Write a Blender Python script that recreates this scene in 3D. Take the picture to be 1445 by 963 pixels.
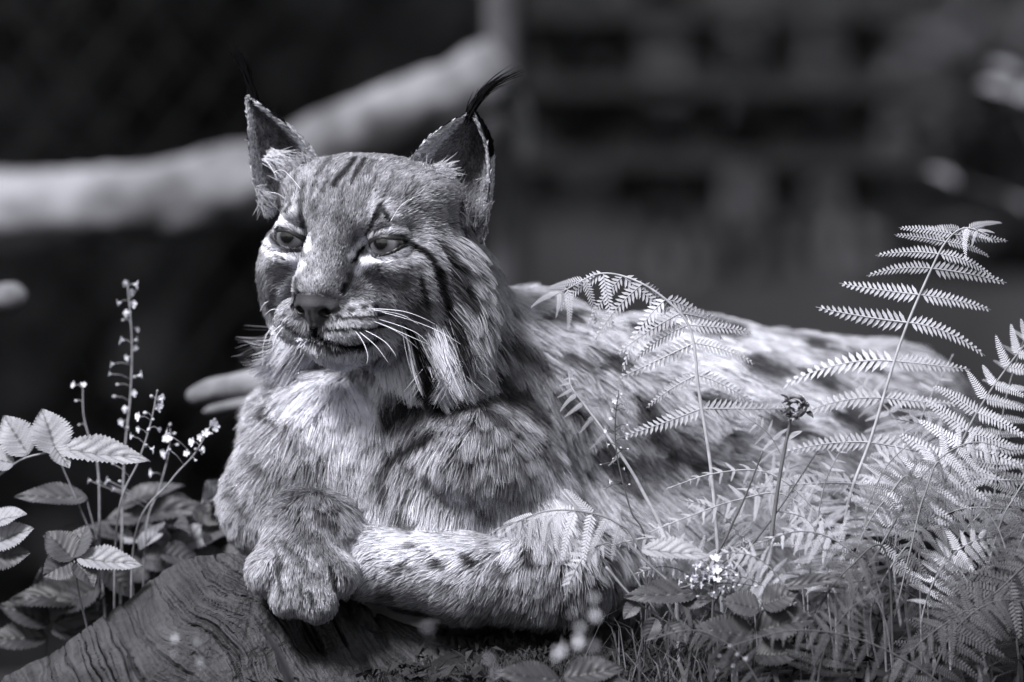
import bpy, math, random
import numpy as np
from mathutils import Vector, Matrix
from mathutils.kdtree import KDTree
from mathutils.bvhtree import BVHTree

for o in list(bpy.data.objects):
    bpy.data.objects.remove(o)
SC = bpy.context.scene
COL = SC.collection
rng = np.random.default_rng(7)
random.seed(7)

# ------------------------------------------------------------ camera
D = 4.8                      # metres from lens to the animal's plane
FPX = 200.0 / 36.0 * 1445.0  # focal length in photo pixels
U = D / FPX                  # one photo pixel at that plane, in metres
CAMZ = 0.27
cam = bpy.data.cameras.new('camera')
cam.lens = 200.0
cam.sensor_width = 36.0
cam.clip_start = 0.05
cam.clip_end = 300.0
cam.dof.use_dof = True
cam.dof.focus_distance = D - 0.055
cam.dof.aperture_fstop = 2.5
camo = bpy.data.objects.new('camera', cam)
camo.location = (0, -D, CAMZ)
camo.rotation_euler = (math.radians(90), 0, 0)
COL.objects.link(camo)
SC.camera = camo

# ------------------------------------------------------------ sky and sun
SUN_EL, SUN_AZ = math.radians(47), math.radians(-34)   # azimuth: 0 = from behind the camera, negative = from the left
sd = Vector((math.sin(SUN_AZ) * math.cos(SUN_EL), -math.cos(SUN_AZ) * math.cos(SUN_EL), math.sin(SUN_EL)))
world = bpy.data.worlds.new('World')
SC.world = world
world.use_nodes = True
nt = world.node_tree
bg = nt.nodes['Background']
sky = nt.nodes.new('ShaderNodeTexSky')
sky.sky_type = 'NISHITA'
sky.sun_disc = False
sky.sun_elevation = SUN_EL
sky.sun_rotation = math.atan2(sd.x, sd.y)
hs = nt.nodes.new('ShaderNodeHueSaturation')
hs.inputs['Saturation'].default_value = 0.10           # the photograph is a blue-toned monochrome
nt.links.new(sky.outputs[0], hs.inputs['Color'])
nt.links.new(hs.outputs[0], bg.inputs[0])
bg.inputs[1].default_value = 0.08
sl = bpy.data.lights.new('sun', 'SUN')
sl.energy = 4.8
sl.angle = math.radians(16)
sl.color = (0.97, 0.965, 1.0)
so = bpy.data.objects.new('sun', sl)
so.rotation_euler = sd.to_track_quat('Z', 'Y').to_euler()
so.location = (0, 0, 5)
COL.objects.link(so)
SC.view_settings.view_transform = 'Standard'
SC.view_settings.look = 'None'
SC.view_settings.gamma = 1.0
SC.view_settings.use_curve_mapping = False
SC.view_settings.exposure = 0.62
SC.cycles.use_denoising = True
SC.cycles.max_bounces = 8
SC.cycles.transparent_max_bounces = 8
try:
    SC.cycles_curves.shape = 'RIBBONS'
    SC.cycles_curves.subdivisions = 2
except Exception:
    pass

# ------------------------------------------------------------ helpers
def Wu(px, py, d=0.0):
    """photo pixel + depth (in pixel units behind the focal plane) -> point in pixel units"""
    s = 1.0 + d * U / D
    return np.array([(px - 722.5) * s, d, (481.5 - py) * s])

def W(px, py, d=0.0):
    p = Wu(px, py, d) * U
    return Vector((p[0], p[1], p[2] + CAMZ))

def proj(P):
    """world points (n,3) -> photo pixels (n,2)"""
    P = np.asarray(P)
    k = FPX / (P[..., 1] + D)
    return np.stack([722.5 + P[..., 0] * k, 481.5 - (P[..., 2] - CAMZ) * k], -1)

def tint(g):
    return (g * 0.97, g * 0.972, g * 1.06, 1.0)

def tag(o, label=None, cat=None, group=None, kind=None):
    if label: o['label'] = label
    if cat: o['category'] = cat
    if group: o['group'] = group
    if kind: o['kind'] = kind
    return o

WORLD = {}
def empty(name, loc=(0, 0, 0), parent=None):
    o = bpy.data.objects.new(name, None)
    o.empty_display_size = 0.05
    COL.objects.link(o)
    WORLD[o.name] = Matrix.Translation(Vector(loc))
    if parent is not None:
        o.parent = parent
        o.matrix_parent_inverse = WORLD[parent.name].inverted()
    o.matrix_basis = WORLD[o.name]
    return o

def link(name, data, mat=None, parent=None, matrix=None):
    """one object; meshes are in world coordinates unless a matrix is given"""
    o = bpy.data.objects.new(name, data)
    COL.objects.link(o)
    if mat is not None and len(data.materials) == 0:
        data.materials.append(mat)
    WORLD[o.name] = matrix.copy() if matrix is not None else Matrix.Identity(4)
    if parent is not None:
        o.parent = parent
        o.matrix_parent_inverse = WORLD[parent.name].inverted()
    o.matrix_basis = WORLD[o.name]
    return o

def mesh(name, V, F, smooth=True, attrs=None):
    me = bpy.data.meshes.new(name)
    V = np.asarray(V, np.float32)
    if isinstance(F, np.ndarray):
        nf, k = F.shape
        me.vertices.add(len(V)); me.vertices.foreach_set('co', V.ravel())
        me.loops.add(nf * k); me.loops.foreach_set('vertex_index', F.astype(np.int32).ravel())
        me.polygons.add(nf)
        me.polygons.foreach_set('loop_start', np.arange(0, nf * k, k, dtype=np.int32))
        me.polygons.foreach_set('loop_total', np.full(nf, k, np.int32))
        me.update(calc_edges=True)
        me.validate()
    else:
        me.from_pydata(V.tolist(), [], F)
        me.update()
    if smooth:
        me.polygons.foreach_set('use_smooth', np.ones(len(me.polygons), bool))
    for n, a in (attrs or {}).items():
        at = me.attributes.new(n, 'FLOAT', 'POINT')
        at.data.foreach_set('value', np.asarray(a, np.float32))
    return me

# value noise on arrays
_perm = rng.random((64, 64, 64)).astype(np.float32)
def vnoise(P):
    P = np.asarray(P, np.float32)
    i = np.floor(P).astype(np.int64); f = P - i
    f = f * f * (3 - 2 * f)
    r = 0
    for dx in (0, 1):
        for dy in (0, 1):
            for dz in (0, 1):
                w = (f[..., 0] if dx else 1 - f[..., 0]) * (f[..., 1] if dy else 1 - f[..., 1]) * (f[..., 2] if dz else 1 - f[..., 2])
                r = r + w * _perm[(i[..., 0] + dx) & 63, (i[..., 1] + dy) & 63, (i[..., 2] + dz) & 63]
    return r

def fbm(P, o=4):
    r = 0; a = 0.5
    P = np.asarray(P, np.float32)
    for k in range(o):
        r = r + a * vnoise(P * 2 ** k + 17.3 * k); a *= 0.5
    return r

# ------------------------------------------------------------ materials
def mat_base(name):
    m = bpy.data.materials.new(name); m.use_nodes = True
    t = m.node_tree
    b = t.nodes['Principled BSDF']
    return m, t, b

def mat_noise(name, g0, g1, scale=8, rough=0.8, bump=0.3, bscale=None, detail=6, stretch=None, spec=0.3, bdist=0.004, pos=(0.3, 0.72)):
    m, t, b = mat_base(name)
    tc = t.nodes.new('ShaderNodeTexCoord')
    mp = t.nodes.new('ShaderNodeMapping')
    if stretch: mp.inputs['Scale'].default_value = stretch
    t.links.new(tc.outputs['Object'], mp.inputs[0])
    n = t.nodes.new('ShaderNodeTexNoise'); n.inputs['Scale'].default_value = scale; n.inputs['Detail'].default_value = detail
    t.links.new(mp.outputs[0], n.inputs['Vector'])
    cr = t.nodes.new('ShaderNodeValToRGB')
    cr.color_ramp.elements[0].color = tint(g0); cr.color_ramp.elements[0].position = pos[0]
    cr.color_ramp.elements[1].color = tint(g1); cr.color_ramp.elements[1].position = pos[1]
    t.links.new(n.outputs['Fac'], cr.inputs[0])
    t.links.new(cr.outputs[0], b.inputs['Base Color'])
    b.inputs['Roughness'].default_value = rough
    b.inputs['Specular IOR Level'].default_value = spec
    if bump:
        n2 = t.nodes.new('ShaderNodeTexNoise'); n2.inputs['Scale'].default_value = bscale or scale * 4; n2.inputs['Detail'].default_value = 8
        t.links.new(mp.outputs[0], n2.inputs['Vector'])
        bp = t.nodes.new('ShaderNodeBump'); bp.inputs['Strength'].default_value = bump; bp.inputs['Distance'].default_value = bdist
        t.links.new(n2.outputs['Fac'], bp.inputs['Height'])
        t.links.new(bp.outputs[0], b.inputs['Normal'])
    return m

def mat_leaf(name, g, vein=None, rough=0.55, trans=0.25, var=0.25, spec=0.35):
    """leaf: base grey with per-object and noise variation, optional vein attribute, some light through the blade"""
    m, t, b = mat_base(name)
    tc = t.nodes.new('ShaderNodeTexCoord')
    n = t.nodes.new('ShaderNodeTexNoise'); n.inputs['Scale'].default_value = 60; n.inputs['Detail'].default_value = 5
    t.links.new(tc.outputs['Generated' if False else 'Object'], n.inputs['Vector'])
    oi = t.nodes.new('ShaderNodeObjectInfo')
    a = t.nodes.new('ShaderNodeMath'); a.operation = 'MULTIPLY_ADD'; a.inputs[1].default_value = var * 2; a.inputs[2].default_value = 1 - var
    t.links.new(oi.outputs['Random'], a.inputs[0])
    c = t.nodes.new('ShaderNodeMath'); c.operation = 'MULTIPLY_ADD'; c.inputs[1].default_value = 1.1; c.inputs[2].default_value = 0.45
    t.links.new(n.outputs['Fac'], c.inputs[0])
    mu = t.nodes.new('ShaderNodeMath'); mu.operation = 'MULTIPLY'
    t.links.new(a.outputs[0], mu.inputs[0]); t.links.new(c.outputs[0], mu.inputs[1])
    last = mu
    if vein is not None:
        at = t.nodes.new('ShaderNodeAttribute'); at.attribute_name = 'vein'
        mr = t.nodes.new('ShaderNodeMapRange'); mr.inputs['To Min'].default_value = 1.0; mr.inputs['To Max'].default_value = vein
        t.links.new(at.outputs['Fac'], mr.inputs['Value'])
        m2 = t.nodes.new('ShaderNodeMath'); m2.operation = 'MULTIPLY'
        t.links.new(mu.outputs[0], m2.inputs[0]); t.links.new(mr.outputs[0], m2.inputs[1]); last = m2
    mx = t.nodes.new('ShaderNodeVectorMath'); mx.operation = 'SCALE'
    mx.inputs[0].default_value = tint(g)[:3]
    t.links.new(last.outputs[0], mx.inputs['Scale'])
    t.links.new(mx.outputs[0], b.inputs['Base Color'])
    b.inputs['Roughness'].default_value = rough
    b.inputs['Specular IOR Level'].default_value = spec
    tr = t.nodes.new('ShaderNodeBsdfTranslucent'); t.links.new(mx.outputs[0], tr.inputs[0])
    ms = t.nodes.new('ShaderNodeMixShader'); ms.inputs[0].default_value = trans
    t.links.new(b.outputs[0], ms.inputs[1]); t.links.new(tr.outputs[0], ms.inputs[2])
    t.links.new(ms.outputs[0], t.nodes['Material Output'].inputs[0])
    return m

def mat_plain(name, g, rough=0.5, spec=0.4, nz=0.25, scale=150):
    return mat_noise(name, g * (1 - nz), g * (1 + nz), scale=scale, rough=rough, bump=0.0, spec=spec)

# tube along points
def tube(P, R, k=8, cap=True):
    P = np.asarray(P, float); n = len(P)
    R = np.broadcast_to(np.asarray(R, float), (n,))
    T = np.gradient(P, axis=0); T /= np.linalg.norm(T, axis=1)[:, None] + 1e-12
    up = np.array([0, 0, 1.0]) if abs(T[0, 2]) < 0.9 else np.array([1.0, 0, 0])
    V = []; N = np.cross(up, T[0]); N /= np.linalg.norm(N)
    for i in range(n):
        N = N - T[i] * N.dot(T[i]); N /= np.linalg.norm(N) + 1e-12
        B = np.cross(T[i], N)
        for j in range(k):
            a = 2 * math.pi * j / k
            V.append(P[i] + R[i] * (math.cos(a) * N + math.sin(a) * B))
    F = [[i * k + j, i * k + (j + 1) % k, (i + 1) * k + (j + 1) % k, (i + 1) * k + j] for i in range(n - 1) for j in range(k)]
    if cap:
        F.append(list(range(k))[::-1]); F.append([(n - 1) * k + j for j in range(k)])
    return V, F

def spline(P, n):
    """Catmull-Rom through points"""
    P = np.asarray(P, float)
    if len(P) == 2:
        t = np.linspace(0, 1, n)[:, None]; return P[0] * (1 - t) + P[1] * t
    Q = np.vstack([2 * P[0] - P[1], P, 2 * P[-1] - P[-2]])
    out = []
    for t in np.linspace(0, len(P) - 1 - 1e-9, n):
        i = int(t); f = t - i
        a, b, c, d = Q[i], Q[i + 1], Q[i + 2], Q[i + 3]
        out.append(0.5 * ((2 * b) + (-a + c) * f + (2 * a - 5 * b + 4 * c - d) * f ** 2 + (-a + 3 * b - 3 * c + d) * f ** 3))
    return np.array(out)

def curve_px(pts, n):
    return spline([list(W(*p)) for p in pts], n)

def merge(parts):
    V = []; F = []
    for v, f in parts:
        o = len(V); V.extend([list(x) for x in v]); F.extend([[i + o for i in q] for q in f])
    return V, F
# ============================================================ LYNX
# ---- head frame (pixel units)
YAW, PITCH, ROLL = math.radians(25), math.radians(6), math.radians(4)
HO = Wu(520, 335, 0)
_f = np.array([-math.sin(YAW) * math.cos(PITCH), -math.cos(YAW) * math.cos(PITCH), -math.sin(PITCH)])
_r = np.array([math.cos(YAW), -math.sin(YAW), 0.0])
_u = np.cross(_f, _r); _u = _u if _u[2] > 0 else -_u
HR = _r * math.cos(ROLL) - _u * math.sin(ROLL)
HU = _u * math.cos(ROLL) + _r * math.sin(ROLL)
HF = _f
HM = np.stack([HR, HU, HF], 1)                 # local (right, up, forward) -> units

def Hl(a, b, c):
    return HO + HM @ np.array([a, b, c], float)

# ---- signed distances (all in pixel units)
def smin(a, b, k):
    h = np.clip(0.5 + 0.5 * (b - a) / k, 0, 1)
    return b * (1 - h) + a * h - k * h * (1 - h)
def smax(a, b, k):
    return -smin(-a, -b, k)
def d_ell(P, c, r, M=None):
    Q = P - c
    if M is not None: Q = Q @ M
    k0 = np.linalg.norm(Q / r, axis=-1); k1 = np.linalg.norm(Q / (np.asarray(r) ** 2), axis=-1)
    return k0 * (k0 - 1) / (k1 + 1e-9)
def d_cap(P, a, b, ra, rb):
    ba = b - a; pa = P - a
    h = np.clip((pa @ ba) / ba.dot(ba), 0, 1)
    return np.linalg.norm(pa - h[..., None] * ba, axis=-1) - (ra + (rb - ra) * h)

def head_sdf(P):
    L = (P - HO) @ HM
    def E(a, b, c, r): return d_ell(L, np.array([a, b, c], float), np.array(r, float))
    def C(a, b, ra, rb): return d_cap(L, np.array(a, float), np.array(b, float), ra, rb)
    d = E(0, 20, -8, (126, 92, 112))                                  # cranium
    for s in (-1, 1):
        d = smin(d, E(s * 62, 62, -6, (66, 40, 70)), 22)               # ear platforms
        d = smin(d, E(s * 100, -72, -8, (58, 78, 56)), 30)             # jowls under the ruff
    d = smin(d, E(0, 38, 40, (84, 54, 66)), 26)                        # forehead
    for s in (-1, 1):
        d = smin(d, E(s * 88, -42, 22, (56, 62, 70)), 28)              # cheeks
        d = smin(d, E(s * 56, 34, 82, (34, 17, 30)), 18)               # brow
        d = smin(d, E(s * 68, -27, 84, (40, 18, 30)), 20)              # cheek bone
    d = smin(d, C((0, 34, 84), (0, -58, 152), 40, 33), 20)             # bridge
    d = smin(d, C((0, -70, 50), (0, -92, 118), 70, 47), 24)            # muzzle
    for s in (-1, 1):
        d = smin(d, E(s * 35, -103, 126, (33, 29, 37)), 9)            # whisker pads
    d = smin(d, E(0, -129, 104, (40, 23, 40)), 12)                     # chin
    d = smin(d, C((0, -110, 40), (0, -128, 90), 60, 30), 20)           # lower jaw
    # mouth line: a groove under the pads
    g = d_ell(L, np.array([0, -127, 152.0]), np.array([46, 1.0, 20.0]))
    d = smax(d, -g, 3)
    # groove between the pads under the nose
    d = smax(d, -d_cap(L, np.array([0, -104, 170.0]), np.array([0, -134, 170.0]), 4.5, 5.0), 8)
    # eye sockets, lids
    for s in (-1, 1):
        ec = np.array(EYE[s])
        hol = d_ell(L, ec + np.array([-s * 14, -4, 20.0]), np.array([34, 17, 24.0]))
        d = smax(d, -hol, 16)
        lid = np.linalg.norm(L - ec, axis=-1) - (EYER + 2.0)
        d = smin(d, lid, 6)
        Q = L - ec
        # almond opening, tilted: outer corner higher
        ca, sa = math.cos(0.24), math.sin(0.24)
        x = s * Q[..., 0] * ca + Q[..., 1] * sa
        y = -s * Q[..., 0] * sa + Q[..., 1] * ca
        yo = y + 0.5
        lens = np.maximum(np.hypot(x, yo + 39.2) - 46.0, np.hypot(x, yo - 34.0) - 46.0)
        op = np.maximum(lens, -Q[..., 2] - 2)
        d = smax(d, -op, 2.5)
        ball = np.linalg.norm(L - ec, axis=-1) - (EYER - 3.0)
        d = np.minimum(d, ball)
    # nose leather
    d = smin(d, E(0, -76, 158, (33, 15, 19)), 7)
    d = smin(d, C((0, -80, 166), (0, -106, 167), 20, 8), 6)
    for s in (-1, 1):
        d = smin(d, E(s * 21, -84, 159, (13, 14, 14)), 5)
        d = smax(d, -d_cap(L, np.array([s * 15, -91, 182.0]), np.array([s * 22, -86, 164.0]), 6.5, 5.0), 4)
        d = smax(d, -d_cap(L, np.array([s * 24, -92, 176.0]), np.array([s * 40, -84, 156.0]), 3.2, 2.5), 3)
    return d

EYE = {-1: (-73, 4, 86), 1: (73, 4, 86)}
EYER = 26.0

def body_sdf(P):
    d = None
    def add(x, k):
        nonlocal d
        d = x if d is None else smin(d, x, k)
    def C(a, b, ra, rb, k=40): add(d_cap(P, Wu(*a), Wu(*b), ra, rb), k)
    def E(c, r, k=40, rz=0.0, ry=0.0):
        M = np.array((Matrix.Rotation(rz, 3, 'Z') @ Matrix.Rotation(ry, 3, 'Y')))
        add(d_ell(P, Wu(*c), np.array(r, float), M), k)
    C((690, 575, 190), (960, 598, 350), 140, 148)            # rib cage
    C((960, 598, 350), (1225, 622, 470), 148, 142)           # loin
    E((1258, 645, 480), (140, 150, 135), 60)                 # rump
    C((590, 372, 70), (625, 540, 150), 88, 128, 36)          # neck
    C((660, 526, 170), (740, 530, 220), 112, 112, 40)        # withers
    C((475, 600, 95), (560, 655, 110), 74, 126, 50)          # chest
    C((420, 700, 80), (600, 760, 70), 80, 100, 50)           # breast bone on the ground
    C((700, 760, 160), (1050, 800, 300), 110, 110, 60)       # belly
    # far-side (viewer-left) foreleg
    C((418, 600, 105), (388, 715, 70), 50, 58, 34)
    C((388, 715, 70), (432, 745, -30), 54, 44, 24)
    # near foreleg: shoulder, upper arm, elbow, forearm lying across
    E((668, 640, 62), (98, 128, 70), 34, 0.2, 0.35)
    C((690, 640, 60), (785, 790, 25), 82, 58, 34)
    C((800, 812, 5), (660, 815, -30), 60, 51, 22)
    C((660, 815, -30), (520, 792, -28), 51, 48, 16)
    # thigh and hind leg
    E((1150, 700, 350), (150, 125, 70), 80, 0.3, 0.1)
    C((1050, 790, 290), (1180, 860, 290), 70, 50, 70)
    C((1180, 865, 280), (1010, 880, 230), 42, 34, 34)
    E((985, 882, 220), (50, 26, 36), 20)
    # tail stump
    C((1355, 690, 540), (1420, 800, 520), 34, 26, 24)
    # paw hanging over the wood
    C((442, 755, -36), (428, 792, -60), 56, 60, 18)
    E((426, 806, -74), (66, 58, 40), 18)
    E((377, 806, -94), (22, 42, 26), 14, 0, 0.15)
    E((409, 838, -110), (27, 34, 28), 14, 0, 0.08)
    E((446, 846, -112), (28, 34, 28), 14, 0, -0.03)
    E((480, 810, -94), (20, 40, 25), 13, 0, -0.12)
    return d

def surface_net(fn, lo, hi, h):
    n = np.ceil((np.array(hi) - lo) / h).astype(int) + 1
    ax = [lo[i] + h * np.arange(n[i]) for i in range(3)]
    S = np.empty(n, np.float32)
    for i0 in range(0, n[0], 24):
        G = np.stack(np.meshgrid(ax[0][i0:i0 + 24], ax[1], ax[2], indexing='ij'), -1)
        S[i0:i0 + 24] = fn(G)
    ins = S < 0
    cnt = np.zeros(n - 1, np.int8)
    for a in (0, 1):
        for b in (0, 1):
            for c in (0, 1):
                cnt += ins[a:n[0] - 1 + a, b:n[1] - 1 + b, c:n[2] - 1 + c]
    act = (cnt > 0) & (cnt < 8)
    idx = np.full(n - 1, -1, np.int64)
    ci = np.argwhere(act)
    idx[act] = np.arange(len(ci))
    acc = np.zeros((len(ci), 3)); num = np.zeros(len(ci))
    for a, b in [((0,0,0),(1,0,0)),((0,1,0),(1,1,0)),((0,0,1),(1,0,1)),((0,1,1),(1,1,1)),
                 ((0,0,0),(0,1,0)),((1,0,0),(1,1,0)),((0,0,1),(0,1,1)),((1,0,1),(1,1,1)),
                 ((0,0,0),(0,0,1)),((1,0,0),(1,0,1)),((0,1,0),(0,1,1)),((1,1,0),(1,1,1))]:
        a = np.array(a); b = np.array(b)
        va = S[tuple((ci + a).T)]; vb = S[tuple((ci + b).T)]
        m = (va < 0) != (vb < 0)
        t = np.where(m, va / (va - vb + 1e-12), 0)
        acc += np.where(m[:, None], a + t[:, None] * (b - a), 0); num += m
    V = np.array(lo) + h * (ci + acc / num[:, None])
    F = []
    for ax_ in range(3):
        u, v = [(1, 2), (2, 0), (0, 1)][ax_]
        sl0 = [slice(None)] * 3; sl1 = [slice(None)] * 3
        sl0[ax_] = slice(0, -1); sl1[ax_] = slice(1, None)
        A = ins[tuple(sl0)]; B = ins[tuple(sl1)]
        e = np.argwhere(A != B)
        ok = (e[:, u] > 0) & (e[:, v] > 0) & (e[:, u] < n[u] - 1) & (e[:, v] < n[v] - 1)
        e = e[ok]
        fl = A[tuple(e.T)]
        du = np.eye(3, dtype=int)[u]; dv = np.eye(3, dtype=int)[v]
        q = np.stack([idx[tuple((e - du - dv).T)], idx[tuple((e - dv).T)], idx[tuple(e.T)], idx[tuple((e - du).T)]], 1)
        q[~fl] = q[~fl][:, ::-1]
        F.append(q)
    F = np.vstack(F)
    return V, F[(F >= 0).all(1)]

def lynx_sdf(P):
    return smin(head_sdf(P), body_sdf(P), 22)

HB_LO = np.array([HO[0] - 210, -200, HO[2] - 190]); HB_HI = np.array([HO[0] + 150, 110, HO[2] + 135])
Vh, Fh = surface_net(lynx_sdf, HB_LO, HB_HI, 2.4)
Vb, Fb = surface_net(body_sdf, np.array([-440, -190, -440.0]), np.array([800, 720, 150.0]), 5.0)
# keep only the body faces outside the head block (they meet inside the ruff)
fc = Vb[Fb].mean(1)
inb = ((fc > HB_LO + 7) & (fc < HB_HI - 7)).all(1)
Fb = Fb[~inb]

# ---- ears: cupped, two-sided, thick
def ear_mesh(L, R, back, tipround, n=26, m=18):
    """L, R: outer / inner edge polylines (units) from base to tip; back: vector pushing the cup away"""
    Lc = spline(L, n); Rc = spline(R, n)
    Vf = []; uv = []
    nrm = None
    for i in range(n):
        u = i / (n - 1)
        for j in range(m):
            v = -1 + 2 * j / (m - 1)
            p = Lc[i] * (1 - v) / 2 + Rc[i] * (1 + v) / 2
            p = p + back * (1 - v * v) * (math.sin(math.pi * min(1, (1 - u) * 0.75 + 0.02)) ** 0.7)
            Vf.append(p); uv.append((u, v, 0))
    Vf = np.array(Vf); uv = np.array(uv)
    bn = back / np.linalg.norm(back)
    th = np.array([8.0 if abs(v) < 0.97 else 5.0 for _, v, _ in uv])[:, None]
    Vk = Vf + bn * th
    uvk = uv.copy(); uvk[:, 2] = 1
    F = []
    for i in range(n - 1):
        for j in range(m - 1):
            a, b, c, d = i * m + j, i * m + j + 1, (i + 1) * m + j + 1, (i + 1) * m + j
            F.append([a, b, c, d]); o = n * m
            F.append([d + o, c + o, b + o, a + o])
    for i in range(n - 1):
        o = n * m
        for j, fl in ((0, 0), (m - 1, 1)):
            a, d = i * m + j, (i + 1) * m + j
            q = [a, d, d + o, a + o]
            F.append(q[::-1] if fl else q)
    j0 = (n - 1) * m
    for j in range(m - 1):
        F.append([j0 + j, j0 + j + 1, n * m + j0 + j + 1, n * m + j0 + j])
    return np.vstack([Vf, Vk]), np.array(F), np.vstack([uv, uvk])

earL = ear_mesh([Wu(378, 312, 45), Wu(360, 262, 35), Wu(351, 200, 22), Wu(349, 142, 18)],
                [Wu(452, 232, 15), Wu(425, 198, 8), Wu(392, 168, 8), Wu(353, 138, 16)], np.array([18, 46, 0.0]), 1)
earR = ear_mesh([Wu(566, 240, -28), Wu(598, 202, -42), Wu(632, 175, -42), Wu(660, 161, -34)],
                [Wu(678, 345, -12), Wu(690, 270, -25), Wu(688, 208, -34), Wu(670, 163, -34)], np.array([22, 58, 0.0]), 1)
ears = []
off = len(Vh) + len(Vb)
Vall = [Vh, Vb]; Fall = [Fh, Fb + len(Vh)]
region = [np.zeros(len(Vh)), np.ones(len(Vb))]
uvs = [np.zeros((len(Vh), 3)), np.zeros((len(Vb), 3))]
for k, (v, f, uv) in enumerate((earL, earR)):
    Vall.append(v); Fall.append(f + off); off += len(v)
    region.append(np.full(len(v), 2 + k)); uvs.append(uv)
VU = np.vstack(Vall); FU = np.vstack(Fall); REG = np.concatenate(region); EUV = np.vstack(uvs)
VWORLD = VU * U + np.array([0, 0, CAMZ])

# ---- coat: markings and some painted light and shade given on the hide (photo-pixel positions of where they sit), stored per hair root
HEADG = np.array([  # px, py, dx, dy, length, grey, lift
 (450,400,.05,-1,7,.58,.35),(455,352,.1,-1,8,.40,.35),(465,305,.08,-1,11,.33,.4),(488,255,.1,-1,14,.36,.4),(500,228,.1,-1,15,.44,.45),
 (425,235,-.3,-1,14,.42,.45),(400,270,-.4,-.9,13,.42,.4),(560,262,.5,-.9,14,.40,.4),(620,290,.9,-.3,18,.42,.4),(396,312,-.4,-.6,9,.62,.35),
 (540,312,.6,-.6,11,.55,.35),(590,320,.9,-.2,13,.45,.35),(370,330,-.9,.2,15,.5,.5),(385,385,-.7,.6,19,.42,.5),(372,420,-.6,.8,30,.36,.5),
 (362,455,-.55,.9,44,.33,.4),(375,490,-.6,.9,58,.62,.4),(575,378,.9,.3,14,.42,.3),(620,360,.9,.4,22,.42,.35),(665,350,.85,.5,28,.5,.4),
 (580,430,.8,.6,22,.34,.3),(620,430,.6,.8,42,.42,.35),(655,440,.6,.8,52,.42,.4),(625,480,.5,.9,72,.62,.4),(560,490,.25,1,58,.78,.35),
 (600,510,.4,1,70,.6,.4),(512,440,1,.25,10,.6,.35),(535,450,1,.3,12,.62,.35),(470,460,.3,1,9,.42,.3),(510,466,.5,.8,10,.44,.3),(400,442,-1,.2,10,.6,.35),(425,462,-.4,.9,8,.42,.3),
 (455,500,0,1,30,.95,.5),(495,505,.15,1,34,1.05,.5),(430,494,-.2,1,28,.95,.5),(425,500,-.3,1,32,.75,.4),(470,535,0,1,52,.95,.35),(530,520,.2,1,56,1.0,.35),(405,510,-.45,.9,52,.95,.35),
 (690,400,.8,.6,44,.55,.4),(660,300,.9,.1,20,.4,.4),(430,370,-.2,-1,8,.42,.35),(495,390,.4,-.8,9,.42,.35)], float)
BODYG = np.array([
 (690,430,.75,.6,46,.50,.4),(640,400,.7,.7,46,.5,.4),(700,510,.5,.9,46,.40,.35),(655,560,.3,1,48,.30,.35),(600,580,.1,1,50,.3,.35),
 (480,565,0,1,62,1.1,.35),(430,560,-.3,1,62,1.1,.35),(380,570,-.7,.7,56,.56,.45),(355,560,-.8,.6,50,.55,.5),
 (460,640,.05,1,60,.68,.35),(400,640,-.35,1,54,.42,.4),(345,640,-.8,.6,44,.52,.5),(325,720,-.7,.7,36,.56,.5),(330,770,-.5,.9,32,.42,.4),(385,720,-.2,1,34,.24,.35),(420,700,0,1,36,.3,.35),
 (540,690,-.2,1,56,.42,.35),(500,720,-.1,1,50,.38,.4),(600,640,-.55,.85,46,.56,.35),(640,600,-.4,.9,44,.46,.3),(690,620,-.2,1,46,.42,.35),(620,715,-.3,1,50,.50,.4),(720,690,.1,1,46,.48,.35),(750,600,.5,.9,46,.42,.35),(720,740,.1,1,44,.42,.4),
 (770,435,.9,.2,46,.72,.3),(850,480,.9,.35,46,.78,.25),(800,560,.6,.8,46,.5,.25),(950,470,.95,.2,46,.78,.25),(900,600,.75,.6,50,.55,.25),(1000,650,.9,.3,50,.58,.25),(1100,560,1,.2,50,.84,.25),(1200,470,1,.3,44,.66,.25),(1250,540,1,.35,46,.52,.25),(1350,620,.8,.6,46,.3,.3),
 (800,690,.5,.85,50,.76,.28),(900,720,.6,.8,50,.5,.3),(1050,740,.6,.8,50,.4,.3),(1200,700,.6,.8,46,.35,.3),
 (525,775,-1,.05,20,1.0,.3),(600,778,-.95,.15,22,.95,.3),(600,815,-.95,.3,24,.5,.3),(690,780,-.7,.5,28,.9,.35),(680,825,-.7,.75,30,.50,.35),(760,820,-.25,1,38,.48,.35),(840,830,.15,1,42,.36,.35),(560,860,-.8,.5,26,.36,.35),(700,875,-.3,1,32,.3,.35),  # pale upper forearm values hold a painted highlight
 (432,740,-.1,1,15,.36,.35),(375,770,-.45,.9,15,.6,.4),(385,810,-.3,1,14,.56,.4),(415,810,0,1,15,.4,.4),(450,800,.1,1,15,.36,.4),(485,790,.3,.9,14,.5,.4),(440,850,0,1,13,.58,.4)], float)

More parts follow.
